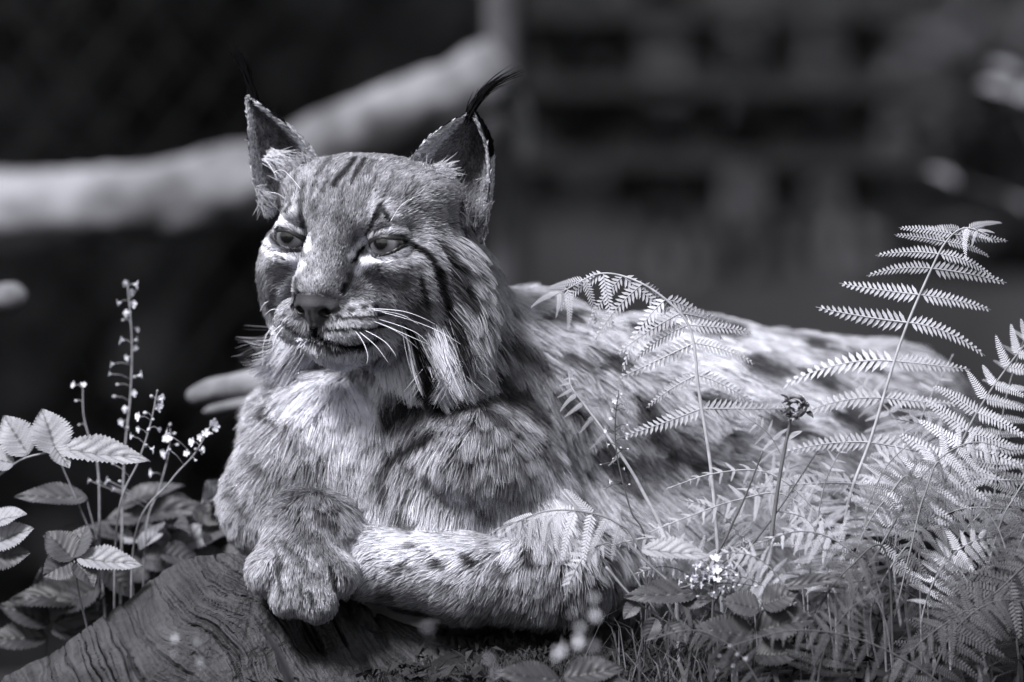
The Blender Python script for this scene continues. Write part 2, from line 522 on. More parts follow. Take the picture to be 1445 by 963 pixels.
# polyline markings and some painted shade: (points, half width, grey, strength)
HEADM = [
 ([(455,272),(462,246)], 2.8, .12, .6), ([(480,278),(487,258)], 2.8, .14, .6), ([(520,272),(530,248)], 3, .14, .6), ([(545,268),(553,246)], 3, .16, .5), ([(438,275),(446,258)], 2.6, .14, .5), ([(412,262),(420,244)], 3, .18, .5), ([(570,280),(584,268)], 3, .2, .5), ([(460,330),(458,350)], 5, .24, .5), ([(478,340),(482,322)], 4, .22, .5),
 ([(371,339),(384,354),(404,367),(424,374)], 7, 1.1, 1), ([(424,372),(414,386),(401,404),(394,426)], 5.5, 1.0, .9),
 ([(374,343),(386,357),(400,366)], 2.0, .10, .8), ([(362,334),(368,322),(378,316)], 3.0, .10, .8),
 ([(380,314),(402,309),(420,316),(431,333),(433,352)], 6.0, 1.0, .9), ([(394,302),(397,294)], 3.6, .10, .8), ([(404,300),(409,288)], 3.6, .10, .8),
 ([(424,284),(425,306),(430,322)], 4, .10, .8), ([(430,262),(425,285)], 5, .16, .7),
 ([(496,363),(506,348),(518,334),(526,318)], 6.0, 1.0, .95), ([(506,384),(513,370),(538,366),(562,358),(584,346)], 7, 1.1, 1),
 ([(500,369),(507,356),(513,348)], 3.5, .03, .9), ([(560,339),(586,346),(606,362),(618,384)], 5, .04, .95),
 ([(618,384),(624,410),(634,440),(646,478)], 8.5, .04, .95), ([(516,332),(524,318),(528,306)], 3.5, .06, .85), ([(530,306),(534,294),(538,290)], 5, .05, .9), ([(540,298),(548,312)], 4, .05, .9),
 ([(470,262),(484,244),(499,226)], 5, .05, .85), ([(498,262),(502,244),(514,226)], 4, .06, .8), ([(505,252),(496,276)], 4.5, .5, .5), ([(524,230),(520,246)], 4, .12, .6), ([(445,250),(458,232),(466,222)], 4, .12, .6),
 ([(440,290),(448,310)], 6, .22, .5), ([(478,290),(474,312)], 6, .22, .5), ([(510,285),(512,300)], 5, .2, .5),
 ([(572,408),(582,420),(588,440)], 14, .13, .5), ([(592,392),(598,420),(604,448),(612,466)], 5, .04, .85), ([(545,384),(575,380),(600,372)], 4, .16, .5),
 ([(634,352),(650,380),(664,410),(672,440)], 9, .07, .85), ([(560,330),(600,330),(625,345)], 5, .5, .4),
 ([(606,486),(598,515),(594,545),(600,580)], 20, .04, .95), ([(640,470),(642,505),(632,540),(622,560)], 12, .85, .8), ([(560,505),(570,535),(584,575)], 15, .95, .8), ([(606,440),(618,470)], 9, .6, .6),
 ([(366,470),(356,505),(352,540)], 8, .05, .8), ([(384,470),(372,505),(360,530)], 7, .85, .8), ([(367,385),(366,420)], 5, .2, .5), ([(386,400),(388,425)], 5, .24, .4),
 ([(406,460),(418,469),(431,474),(444,470)], 2.6, .05, .8), ([(444,470),(460,482),(488,488),(514,486),(538,478)], 3.6, .03, 1), ([(444,458),(445,472)], 3, .05, .9), ([(440,484),(472,493),(512,491)], 5, .05, .8), ([(398,452),(408,460)], 2, .10, .5),
 ([(476,449),(500,448),(520,447),(540,443)], 2.4, .05, .85), ([(458,464),(490,465),(520,464),(546,458)], 3.0, .04, .9), ([(494,437),(498,436)], 4, .05, .8), ([(511,434),(516,433)], 4, .05, .8), ([(528,432),(531,431)], 3, .06, .8),
 ([(400,445),(403,446)], 2.6, .08, .6), ([(412,449),(414,450)], 2.6, .08, .6), ([(408,457),(428,461)], 2, .10, .6), ([(417,425),(419,398)], 3, .08, .7), ([(484,412),(488,404)], 5, .04, .85), ([(492,398),(494,388)], 4, .10, .6),
 ([(512,520),(520,545)], 10, .2, .7), ([(446,398),(440,420)], 14, .62, .4)]
BODYM = [
 ([(358,574),(388,602)], 8, .08, .75), ([(346,648),(370,668)], 8, .12, .7), ([(420,672),(462,700)], 8, .14, .6), ([(395,618),(420,640)], 8, .16, .6), ([(325,700),(345,725)], 8, .14, .6), ([(585,660),(560,690)], 6, .14, .6),
 ([(512,520),(522,552)], 12, .2, .7), ([(545,600),(590,586),(640,580),(680,560)], 10, .05, .85), ([(606,616),(574,632),(548,652)], 9, .06, .9), ([(548,652),(532,686),(540,708)], 7, .10, .75),  # under-neck bar is part painted shadow; dark streaks follow the shoulder fold
 ([(640,648),(660,664)], 9, .12, .7), ([(690,585),(712,600)], 10, .1, .8), ([(700,650),(715,668)], 9, .16, .6), ([(560,735),(575,745)], 10, .08, .7), ([(660,715),(690,745)], 9, .14, .6), ([(735,650),(745,672)], 8, .2, .6), ([(610,690),(622,700)], 7, .2, .6),
 ([(740,500),(770,520)], 12, .12, .8), ([(690,470),(708,505)], 13, .08, .8), ([(740,560),(762,590)], 12, .09, .8), ([(655,548),(695,530)], 13, .06, .85), ([(715,545),(728,575)], 11, .1, .75), ([(665,600),(690,625)], 8, .12, .6),
 ([(775,452),(825,444)], 9, .1, .8), ([(900,462),(945,462)], 11, .08, .85), ([(1002,458),(1042,466)], 13, .07, .85), ([(862,510),(888,520)], 14, .08, .85), ([(1068,512),(1108,528)], 15, .10, .85), ([(1145,482),(1172,488)], 9, .07, .85), ([(1205,505),(1240,515)], 12, .08, .85), ([(1150,530),(1185,545)], 12, .09, .8),
 ([(915,580),(935,620)], 17, .1, .8), ([(800,505),(845,520)], 9, .14, .7), ([(800,570),(830,600)], 14, .10, .8), ([(1005,568),(1035,574)], 10, .1, .8), ([(1030,618),(1050,626)], 9, .12, .75), ([(950,640),(990,656)], 14, .12, .75), ([(860,640),(880,665)], 13, .12, .75), ([(770,640),(790,660)], 11, .14, .7), ([(960,440),(1000,436)], 8, .16, .7), ([(1090,452),(1130,458)], 8, .12, .7), ([(1100,600),(1140,612)], 14, .1, .8), ([(1265,575),(1300,590)], 14, .08, .8), ([(1200,590),(1230,600)], 13, .1, .8), ([(890,690),(920,712)], 12, .16, .7),
 ([(612,796),(618,800)], 8, .06, .85), ([(656,790),(664,794)], 9, .06, .85), ([(566,800),(580,804)], 6, .12, .7), ([(572,768),(584,770)], 5, .12, .7), ([(740,786),(746,796)], 9, .08, .85), ([(545,802),(556,808)], 6, .16, .6), ([(700,800),(712,815)], 7, .14, .7), ([(620,828),(634,832)], 6, .14, .6), ([(535,838),(550,842)], 8, .10, .6),
 ([(410,738),(440,765),(468,790),(488,812)], 13, .2, .65), ([(400,770),(428,800)], 6, .16, .6), ([(440,842),(443,856)], 5, .05, .8), ([(464,800),(476,835)], 4, .04, .8), ([(392,800),(396,835)], 3.5, .08, .7), ([(426,825),(428,860)], 3, .12, .6), ([(385,770),(396,800)], 5, .12, .6), ([(450,730),(475,748)], 8, .14, .7)]  # thin dark lines paint the shade between the toes

def seg_d(P, a, b):
    a = np.array(a, float); b = np.array(b, float)
    ba = b - a; pa = P - a
    h = np.clip((pa @ ba) / (ba @ ba + 1e-9), 0, 1)
    return np.linalg.norm(pa - h[:, None] * ba, axis=1)

def field(px, G, sig):
    d2 = ((px[:, None, :] - G[None, :, :2]) ** 2).sum(2)
    w = np.exp(-d2 / (2 * sig * sig)) + 1e-4 / (1 + d2 / 900.0)
    w /= w.sum(1, keepdims=True)
    return w @ G[:, 2:]

def fieldc(px, G, sig, ch=20000):
    return np.vstack([field(px[i:i + ch], G, sig) for i in range(0, len(px), ch)])

def marks(px, g, M, fuzz, wmul=1.0):
    jit = px + (vnoise(np.c_[px * 0.11, np.zeros(len(px))])[:, None] - 0.5) * np.array([7, 7]) * fuzz
    for pts, w, col, st in M:
        pa = np.array(pts, float)
        bb = ((px > pa.min(0) - 3 * w) & (px < pa.max(0) + 3 * w)).all(1)
        if not bb.any(): continue
        q = jit[bb]; dd = np.full(len(q), 1e9)
        for i in range(len(pts) - 1):
            dd = np.minimum(dd, seg_d(q, pts[i], pts[i + 1]))
        w = w * wmul
        k = np.clip(1.25 - dd / w * 0.85, 0, 1); k = k * k * (3 - 2 * k) * st
        g[bb] = g[bb] * (1 - k) + col * k
    return g

def local_head(Pw):
    return ((np.asarray(Pw) - np.array([0, 0, CAMZ])) / U - HO) @ HM

def nose_mask(Pw):
    L = local_head(Pw)
    a, b, c = L[:, 0], L[:, 1], L[:, 2]
    w = np.interp(b, [-112, -104, -86, -70, -60], [3, 13, 36, 34, 8])
    return (c > 140) & (np.abs(a) < w) & (b < -63) & (b > -112)

def eye_mask(Pw, grow=0.0):
    L = local_head(Pw); r = np.zeros(len(L), bool)
    for s in (-1, 1):
        Q = L - np.array(EYE[s])
        ca, sa = math.cos(0.24), math.sin(0.24)
        x = s * Q[:, 0] * ca + Q[:, 1] * sa; y = -s * Q[:, 0] * sa + Q[:, 1] * ca
        r |= (Q[:, 2] > 0) & ((x / (28 + grow)) ** 2 + ((y + 2) / (11 + grow)) ** 2 < 1)
    return r

# hide colour on the mesh itself
pxv = proj(VWORLD)
gv = np.zeros(len(VWORLD))
ih = REG == 0; ib = REG == 1; ie = REG >= 2
gv[ih] = marks(pxv[ih], fieldc(pxv[ih], HEADG, 22)[:, 3], HEADM, 0.4)
gv[ib] = marks(pxv[ib], fieldc(pxv[ib], BODYG, 34)[:, 3], BODYM, 1)
gv[ie] = 0.10
gv *= 0.42  # skin darkened so gaps in the fur read as shadow
nm = nose_mask(VWORLD) & ih
em = eye_mask(VWORLD, 5) & ih
gv[nm] = 0.06
gv[em] = 0.018
Lv = local_head(VWORLD)
for s_ in (-1, 1):
    gv[ih & (np.linalg.norm((Lv - np.array([s_ * 18, -90, 172.0])) / np.array([9, 7, 12.0]), axis=1) < 1)] = 0.006
gv[nm & (np.abs(Lv[:, 0]) < 2.2) & (Lv[:, 1] < -84)] = 0.02  # nostril hollows and nose groove have their shade painted dark
gl = np.full(len(gv), 0.85); gl[nm] = 0.42; gl[em] = 0.35
bodyme = mesh('lynx_body', VWORLD, FU, True, {'hide': gv, 'gloss': gl})
m, t, b = mat_base('lynx_hide')
at = t.nodes.new('ShaderNodeAttribute'); at.attribute_name = 'hide'
sc = t.nodes.new('ShaderNodeVectorMath'); sc.operation = 'SCALE'; sc.inputs[0].default_value = tint(1.0)[:3]
t.links.new(at.outputs['Fac'], sc.inputs['Scale']); t.links.new(sc.outputs[0], b.inputs['Base Color'])
at2 = t.nodes.new('ShaderNodeAttribute'); at2.attribute_name = 'gloss'
t.links.new(at2.outputs['Fac'], b.inputs['Roughness'])
b.inputs['Specular IOR Level'].default_value = 0.3
tc = t.nodes.new('ShaderNodeTexCoord')
nz = t.nodes.new('ShaderNodeTexVoronoi'); nz.inputs['Scale'].default_value = 900
t.links.new(tc.outputs['Object'], nz.inputs['Vector'])
bp = t.nodes.new('ShaderNodeBump'); bp.inputs['Strength'].default_value = 0.25; bp.inputs['Distance'].default_value = 0.0006
t.links.new(nz.outputs[0], bp.inputs['Height']); t.links.new(bp.outputs[0], b.inputs['Normal'])
HIDE = m
lynx = empty('lynx', W(760, 900, 120))
tag(lynx, 'spotted lynx with black ear tufts resting with one paw over the weathered wood', 'lynx')
bodyo = link('body', bodyme, HIDE, lynx)
BVH = BVHTree.FromPolygons(VWORLD.tolist(), FU.tolist())
CAMP = Vector((0, -D, CAMZ))

def hit(px, py):
    dr = (W(px, py, 0) - CAMP).normalized()
    r = BVH.ray_cast(CAMP, dr)
    return r[0], r[1]

# ---- eyes
def eye_material():
    m, t, b = mat_base('lynx_eye')
    tc = t.nodes.new('ShaderNodeTexCoord')
    sp = t.nodes.new('ShaderNodeSeparateXYZ'); t.links.new(tc.outputs['Object'], sp.inputs[0])
    # angle from the gaze axis: local z is the gaze
    h = t.nodes.new('ShaderNodeVectorMath'); h.operation = 'LENGTH'
    cm = t.nodes.new('ShaderNodeCombineXYZ'); t.links.new(sp.outputs[0], cm.inputs[0]); t.links.new(sp.outputs[1], cm.inputs[1])
    t.links.new(cm.outputs[0], h.inputs[0])
    mr = t.nodes.new('ShaderNodeMapRange'); mr.inputs['From Max'].default_value = EYER * U
    t.links.new(h.outputs['Value'], mr.inputs['Value'])
    cr = t.nodes.new('ShaderNodeValToRGB'); e = cr.color_ramp.elements
    e[0].position = 0.37; e[0].color = tint(0.003)
    e[1].position = 0.43; e[1].color = tint(0.05)
    for p, g in ((0.52, 0.10), (0.70, 0.16), (0.80, 0.08), (0.86, 0.01), (1.0, 0.02)):
        x = e.new(p); x.color = tint(g)
    nz = t.nodes.new('ShaderNodeTexNoise'); nz.inputs['Scale'].default_value = 380
    t.links.new(tc.outputs['Object'], nz.inputs['Vector'])
    ad = t.nodes.new('ShaderNodeMath'); ad.operation = 'MULTIPLY_ADD'; ad.inputs[1].default_value = 0.10
    t.links.new(nz.outputs['Fac'], ad.inputs[0])
    sb = t.nodes.new('ShaderNodeMath'); sb.operation = 'SUBTRACT'; sb.inputs[1].default_value = 0.05
    t.links.new(mr.outputs[0], ad.inputs[2]); t.links.new(ad.outputs[0], sb.inputs[0])
    t.links.new(sb.outputs[0], cr.inputs[0]); t.links.new(cr.outputs[0], b.inputs['Base Color'])
    b.inputs['Roughness'].default_value = 0.25
    b.inputs['Coat Weight'].default_value = 0.6; b.inputs['Coat Roughness'].default_value = 0.03
    return m
EYEM = eye_material()
gaze = Vector((-0.40, -0.90, 0.02)).normalized()
Vs = []; Fs = []
nu, nv = 32, 20
for i in range(nv + 1):
    th = math.pi * i / nv
    for j in range(nu):
        ph = 2 * math.pi * j / nu
        k = 1 + 0.05 * max(0, math.cos(th) - 0.72) / 0.28
        Vs.append((math.sin(th) * math.cos(ph) * EYER * U, math.sin(th) * math.sin(ph) * EYER * U, math.cos(th) * EYER * U * k))
for i in range(nv):
    for j in range(nu):
        Fs.append([i * nu + j, (i + 1) * nu + j, (i + 1) * nu + (j + 1) % nu, i * nu + (j + 1) % nu])
eyeme = mesh('eye', Vs, Fs)
for s in (-1, 1):
    p = Hl(*EYE[s]) * U
    link('eye', eyeme, EYEM, lynx, Matrix.Translation(Vector((p[0], p[1], p[2] + CAMZ))) @ gaze.to_track_quat('Z', 'Y').to_matrix().to_4x4())

# ---- fur
def hair_object(name, P, col, rad, mat, parent, nrm=None):
    """P (n,k,3) world, col (n,k), rad (n,k)"""
    n, k = P.shape[:2]
    hc = bpy.data.hair_curves.new(name)
    hc.add_curves([k] * n)
    hc.attributes['position'].data.foreach_set('vector', P.astype(np.float32).ravel())
    ra = hc.attributes.get('radius') or hc.attributes.new('radius', 'FLOAT', 'POINT')
    ra.data.foreach_set('value', rad.astype(np.float32).ravel())
    ca = hc.attributes.new('coat', 'FLOAT', 'POINT')
    ca.data.foreach_set('value', col.astype(np.float32).ravel())
    if nrm is None:
        nrm = np.tile(np.array([-.3, -.75, .6]), (n, 1)) + rng.normal(0, .35, (n, 3))
    nrm = nrm + rng.normal(0, .14, nrm.shape)
    T = np.gradient(P, axis=1); T /= np.linalg.norm(T, axis=2)[..., None] + 1e-12
    NN = np.repeat(nrm[:, None, :], k, 1)
    NN = NN - 0.55 * T * (NN * T).sum(2)[..., None]
    NN /= np.linalg.norm(NN, axis=2)[..., None] + 1e-12
    na = hc.attributes.new('fur_normal', 'FLOAT_VECTOR', 'POINT')
    na.data.foreach_set('vector', NN.astype(np.float32).ravel())
    return link(name, hc, mat, parent)

def hair_material(name):
    m = bpy.data.materials.new(name); m.use_nodes = True
    t = m.node_tree; t.nodes.remove(t.nodes['Principled BSDF'])
    at = t.nodes.new('ShaderNodeAttribute'); at.attribute_name = 'coat'
    sc = t.nodes.new('ShaderNodeVectorMath'); sc.operation = 'SCALE'; sc.inputs[0].default_value = tint(1.0)[:3]
    t.links.new(at.outputs['Fac'], sc.inputs['Scale'])
    an = t.nodes.new('ShaderNodeAttribute'); an.attribute_name = 'fur_normal'
    df = t.nodes.new('ShaderNodeBsdfDiffuse')
    t.links.new(sc.outputs[0], df.inputs['Color']); t.links.new(an.outputs['Vector'], df.inputs['Normal'])
    hr_ = t.nodes.new('ShaderNodeBsdfHair'); hr_.component = 'Reflection'
    hr_.inputs['RoughnessU'].default_value = 0.28; hr_.inputs['RoughnessV'].default_value = 0.9
    t.links.new(sc.outputs[0], hr_.inputs['Color'])
    ms = t.nodes.new('ShaderNodeMixShader'); ms.inputs[0].default_value = 0.14
    t.links.new(df.outputs[0], ms.inputs[1]); t.links.new(hr_.outputs[0], ms.inputs[2])
    t.links.new(ms.outputs[0], t.nodes['Material Output'].inputs[0])
    return m
FURM = hair_material('lynx_fur')

TRI = np.vstack([FU[:, [0, 1, 2]], FU[:, [0, 2, 3]]])
tv = VWORLD[TRI]
tn = np.cross(tv[:, 1] - tv[:, 0], tv[:, 2] - tv[:, 0]); ta = np.linalg.norm(tn, axis=1) * 0.5
tn /= (2 * ta[:, None] + 1e-12)
# smooth vertex normals
VN = np.zeros_like(VWORLD)
for c in range(3): np.add.at(VN, TRI[:, c], tn * ta[:, None])
VN /= np.linalg.norm(VN, axis=1)[:, None] + 1e-12
treg = REG[TRI[:, 0]]
tcen = tv.mean(1)
facing = tn[:, 1] < 0.25
hid = tcen[:, 2] < 0.0

def roots(sel, n):
    ids = np.nonzero(sel)[0]
    p = ta[ids] / ta[ids].sum()
    k = rng.choice(ids, n, p=p)
    a = rng.random(n); b = rng.random(n); sw = a + b > 1; a[sw] = 1 - a[sw]; b[sw] = 1 - b[sw]
    w = np.stack([1 - a - b, a, b], 1)
    P = (tv[k] * w[:, :, None]).sum(1)
    N = (VN[TRI[k]] * w[:, :, None]).sum(1); N /= np.linalg.norm(N, axis=1)[:, None] + 1e-9
    E = (EUV[TRI[k]] * w[:, :, None]).sum(1)
    return P, N, E, treg[k]

STEPS = 6
def grow(P, N, dirs, length, lift, wav=0.12, bend=0.55, jit=0.16):
    """strands leave the hide at a lift angle and lie down along the comb direction"""
    n = len(P)
    T = dirs - N * (dirs * N).sum(1)[:, None]
    tl = np.linalg.norm(T, axis=1)
    bad = tl < 0.15
    T[bad] += np.cross(N[bad], rng.normal(size=(bad.sum(), 3)))
    T /= np.linalg.norm(T, axis=1)[:, None] + 1e-9
    B = np.cross(N, T)
    T = T + B * rng.normal(0, jit, n)[:, None]
    li = lift[:, None] * (1 + 0.35 * rng.normal(size=(n, 1)))
    out = np.zeros((n, STEPS, 3)); out[:, 0] = P
    cur = P.copy(); ph = rng.random(n) * 6.28
    seg = length[:, None] / (STEPS - 1)
    for k in range(1, STEPS):
        tt = k / (STEPS - 1)
        dv = T + N * li * (1.35 - 1.6 * bend * tt) + B * (np.sin(ph + 3.5 * tt) * wav)[:, None] + np.array([0, 0, -0.16]) * tt
        dv /= np.linalg.norm(dv, axis=1)[:, None]
        cur = cur + dv * seg
        out[:, k] = cur
    return out

def clump(S, frac, strength):
    n = len(S); nc = max(4, int(n * frac))
    ci = rng.choice(n, nc, replace=False)
    kd = KDTree(nc)
    for i, c in enumerate(ci): kd.insert(S[c, 0], i)
    kd.balance()
    near = np.fromiter((kd.find(p)[1] for p in S[:, 0].tolist()), int, n)
    C = S[ci[near]]
    t = (np.linspace(0, 1, STEPS) ** 1.3)[None, :, None] * strength * rng.uniform(0.3, 1.0, (n, 1, 1))
    return S * (1 - t) + C * t, near

def imgdir(dx, dy):
    return np.stack([dx, np.full(len(dx), 0.0), -dy], 1)

TT = np.linspace(0, 1, STEPS)[None, :]
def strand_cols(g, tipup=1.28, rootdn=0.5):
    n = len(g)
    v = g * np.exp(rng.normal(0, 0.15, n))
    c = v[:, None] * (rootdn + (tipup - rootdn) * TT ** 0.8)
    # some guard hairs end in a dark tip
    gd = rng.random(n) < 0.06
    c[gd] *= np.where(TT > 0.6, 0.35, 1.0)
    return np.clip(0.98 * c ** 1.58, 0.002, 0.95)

def radii(n, r):
    return np.broadcast_to(np.array([1, 1, .95, .8, .55, .15])[None, :] * r * U, (n, STEPS)) * rng.uniform(0.75, 1.3, (n, 1))

# drop roots hidden in eyes / nose
def furset(name, sel, n, G, sig, M, fuzz, cl, clstr, hr, lenmul=1.0, refk=3, mott=90, nadd=(0, 0, 0)):
    P, N, E, R = roots(sel, n)
    px = proj(P)
    keep = ~(nose_mask(P) | eye_mask(P, 3.5))
    P, N, px = P[keep], N[keep], px[keep]
    f = fieldc(px, G, sig)
    L = f[:, 2] * U * lenmul * rng.uniform(0.75, 1.2, len(P))
    S = grow(P, N, imgdir(f[:, 0], f[:, 1]), L, f[:, 4])
    S, near = clump(S, cl, clstr * np.clip(L / (46 * U), .3, 1)[:, None, None])
    ref = proj(S[:, refk])
    g = fieldc(ref, G, sig)[:, 3]
    g = marks(ref, g, M, fuzz, 1.1 if M is BODYM else 1.0)
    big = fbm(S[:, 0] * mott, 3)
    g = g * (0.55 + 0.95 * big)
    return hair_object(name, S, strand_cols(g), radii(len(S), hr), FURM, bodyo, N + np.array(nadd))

NH = 1.0
lh = local_head(tcen)
shortface = (treg == 0) & (lh[:, 2] > 25) & (lh[:, 1] > -135)
furset('face_fur', shortface & facing, int(105000 * NH), HEADG, 20, HEADM, 0.35, 0.06, 0.6, 0.56, mott=170)
furset('ruff_fur', (treg == 0) & ~shortface & facing, int(46000 * NH), HEADG, 24, HEADM, 0.7, 0.02, 0.8, 0.62, refk=4)
furset('nape_fur', (treg == 0) & ~facing, int(14000 * NH), HEADG, 30, HEADM, 0.7, 0.05, 0.6, 0.8)
sel = (treg == 0) & (np.abs(lh[:, 0]) > 72) & (lh[:, 1] < 12) & (lh[:, 1] > -150) & (lh[:, 2] < 48) & (lh[:, 2] > -70)
RUFFG = np.array([(360,400,-.5,.85,18,.32,.4),(360,430,-.6,.85,26,.32,.5),(350,470,-.55,.9,54,.5,.65),(370,500,-.6,.9,92,.9,.7),(395,520,-.5,.95,96,.95,.6),
                  (620,400,.75,.7,46,.42,.55),(650,380,.85,.55,46,.45,.6),(600,450,.4,.95,76,.5,.5),(640,450,.45,.9,96,.5,.6),(665,430,.7,.75,80,.45,.7),(690,440,.8,.6,60,.5,.7),(620,490,.3,1,120,.8,.55),(580,500,.15,1,112,.95,.45),(655,500,.35,1,94,.55,.6)], float)
RUFFM = HEADM + [([(572,500),(578,545),(588,590)], 16, 1.1, .95), ([(594,462),(601,505),(604,555),(606,605)], 14, .03, 1), ([(628,480),(634,520),(628,560)], 12, 1.05, .9), ([(646,400),(652,460),(658,525)], 9, .04, .9), ([(385,490),(372,520),(358,545)], 13, 1.1, .95), ([(362,470),(352,500),(346,530)], 7, .06, .9), ([(404,510),(396,545)], 10, 1.05, .9)]
furset('ruff', sel & (tn[:, 1] < .45), int(15000 * NH), RUFFG, 24, RUFFM, 0.6, 0.012, 0.9, 0.58, refk=4, nadd=(-.3, -.6, .6))
infront = (treg == 1) & facing & (tcen[:, 0] < W(790, 0, 0).x) & ~hid
furset('coat_fur', infront, int(150000 * NH), BODYG, 30, BODYM, 0.9, 0.012, 0.8, 0.47, refk=4)
furset('flank_fur', (treg == 1) & facing & (tcen[:, 0] >= W(790, 0, 0).x) & ~hid, int(70000 * NH), BODYG, 42, BODYM, 1.0, 0.015, 0.8, 0.7, refk=4)
furset('far_side_fur', (treg == 1) & ~facing & ~hid, int(30000 * NH), BODYG, 60, BODYM, 1.0, 0.05, 0.6, 1.1)

# ears
eS = []; eC = []
def ear_hair():
    P, N, E, R = roots(treg >= 2, 36000)
    px = proj(P)
    u, v, side = E[:, 0], E[:, 1], E[:, 2]
    tips = np.where((R == 2)[:, None], np.array(W(352, 138, 17)), np.array(W(666, 160, -33)))
    dr = tips - P; dr /= np.linalg.norm(dr, axis=1)[:, None] + 1e-9
    front = side < 0.5
    rim = np.abs(v) > 0.80
    L = np.where(front & ~rim, 11, 9) * U * rng.uniform(.6, 1.3, len(P))
    S = grow(P, N, dr + rng.normal(0, .25, dr.shape), L, np.full(len(P), 0.45))
    g = np.where(front, (0.30 + 0.24 * vnoise(P * 120)) * (0.55 + 0.45 * np.clip(np.abs(v - .1) * 1.2 + np.clip(u - .45, 0, 1), 0, 1)), 0.34)
    g = np.where(rim, 0.72, g)
    g = np.where((v > 0.5) & (R == 3) & front, np.maximum(g, 0.46), g)
    g = np.where((~front) & (u > .55), 0.05, g)
    S, _ = clump(S, 0.08, 0.5)
    return S, strand_cols(g), radii(len(S), 0.7), N
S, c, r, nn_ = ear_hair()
hair_object('ear_fur', S, c, r, FURM, bodyo, nn_)

def free_strands(p0s, dirs, lens, g, curl, rad, sag=0.0, n_=None):
    n = len(p0s)
    out = np.zeros((n, STEPS, 3)); out[:, 0] = p0s; cur = np.array(p0s, float)
    d = dirs / np.linalg.norm(dirs, axis=1)[:, None]
    for k in range(1, STEPS):
        tt = k / (STEPS - 1)
        dv = d + curl * tt + np.array([0, 0, -sag]) * tt
        dv /= np.linalg.norm(dv, axis=1)[:, None]
        cur = cur + dv * (lens / (STEPS - 1))[:, None]
        out[:, k] = cur
    col = np.clip(g[:, None] * np.exp(rng.normal(0, .15, (n, 1))) * np.ones((1, STEPS)), .003, .95)
    return out, col, radii(n, rad)

# inner ear tufts: pale hairs sweeping out of the front edge across the cup
sets = []
def tuft(edge_pts, dir2, ln, n, g, spread=.3, rad=.5, curl=(0, 0, 0)):
    cp = curve_px(edge_pts, 40)
    i = rng.integers(0, 40, n)
    p0 = cp[i] + rng.normal(0, 2.5 * U, (n, 3))
    d = np.array([dir2[0], dir2[2] if len(dir2) > 2 else -0.2, -dir2[1]])[None] + rng.normal(0, spread, (n, 3))
    cu = np.array(curl)[None] + rng.normal(0, .25, (n, 3))
    sets.append(free_strands(p0, d, ln * U * rng.uniform(.5, 1.2, n), np.full(n, g), cu, rad))
tuft([(374,226,26),(378,220,24),(384,214,22)], (1, .2), 38, 120, .5, .22, curl=(0, 0, -.3))
tuft([(365,265,34),(368,285,38)], (.5, .6), 26, 120, .26, .3)
tuft([(402,258,12),(428,240,8),(446,228,8)], (-.7, -.5), 26, 200, .34, .3)
tuft([(600,243,-36),(604,240,-34),(606,237,-32)], (1, .1), 44, 80, .5, .2, curl=(0, 0, .1))
tuft([(596,252,-38),(606,256,-36)], (.9, -.1), 40, 120, .3, .25, curl=(0, 0, .3))
tuft([(590,262,-40),(625,285,-40),(650,305,-36)], (.55, -.75), 40, 420, .14, .3)
tuft([(630,300,-42),(655,318,-36),(672,318,-30)], (.1, -1), 40, 260, .34, .25, curl=(-.2, 0, 0))
tuft([(575,245,-36),(600,262,-42)], (.3, -.9), 24, 200, .34, .3)
tuft([(684,250,-30),(688,290,-24),(684,330,-18)], (-.35, .5), 16, 140, .22, .3)
S = np.concatenate([a[0] for a in sets]); c = np.concatenate([a[1] for a in sets]); r = np.concatenate([a[2] for a in sets])
hair_object('ear_lining', S, c, r, FURM, bodyo)
# black tufts on the ear tips
def tiptuft(root, tips, n=130):
    cp = curve_px([root] + tips, STEPS)
    out = np.zeros((n, STEPS, 3))
    for i in range(n):
        o = rng.normal(0, 3.2 * U, 3); e = rng.normal(0, 5.0 * U, 3); sh = rng.uniform(.55, 1.05)
        t = np.linspace(0, 1, STEPS)
        q = spline(cp, 40)[np.clip((t * sh * 39).astype(int), 0, 39)]
        out[i] = q + o * (1 - t)[:, None] + e * (t ** 1.2)[:, None]
    return out, np.full((n, STEPS), .006), radii(n, .6)
for root, tips in (((358, 142, 18), [(353, 120, 16), (344, 92, 12), (326, 60, 6)]), ((662, 166, -34), [(672, 146, -36), (692, 122, -38), (732, 101, -40)])):
    hair_object('ear_tuft', *tiptuft(root, tips), FURM, bodyo)
# whiskers
wl = [[(520,436),(560,438),(590,446),(614,458)],[(522,437),(565,444),(590,458)],[(528,449),(570,462),(596,476),(612,496)],[(524,452),(560,468),(590,492)],[(530,453),(572,472),(604,486)],
      [(500,466),(512,482),(519,502),(517,514)],[(512,465),(540,480),(556,498),(560,508)],[(536,440),(580,452),(620,468),(650,486)],[(505,467),(530,488),(548,512)],
      [(398,430),(384,424),(372,430),(367,440)],[(398,438),(384,437),(372,446)],[(396,452),(380,466),(371,490),(371,520)],[(400,456),(386,468),(380,480)],[(402,458),(388,478),(384,500)],
      [(425,268),(412,252),(398,240),(386,244)],[(404,282),(392,274),(374,270)],[(548,318),(566,290),(590,276)]]
WP = np.zeros((len(wl), STEPS, 3))
for i, pts in enumerate(wl):
    h, nn = hit(*pts[0])
    dd = (h.y / U) if h else -90
    n = len(pts)
    WP[i] = curve_px([(p[0], p[1], dd - 3 - 16 * math.sin(math.pi * .6 * k / (n - 1)) + (12 * k / (n - 1))) for k, p in enumerate(pts)], STEPS)
WP2 = np.concatenate([WP, WP + rng.normal(0, 2 * U, (len(wl), 1, 3))])[:len(wl)]
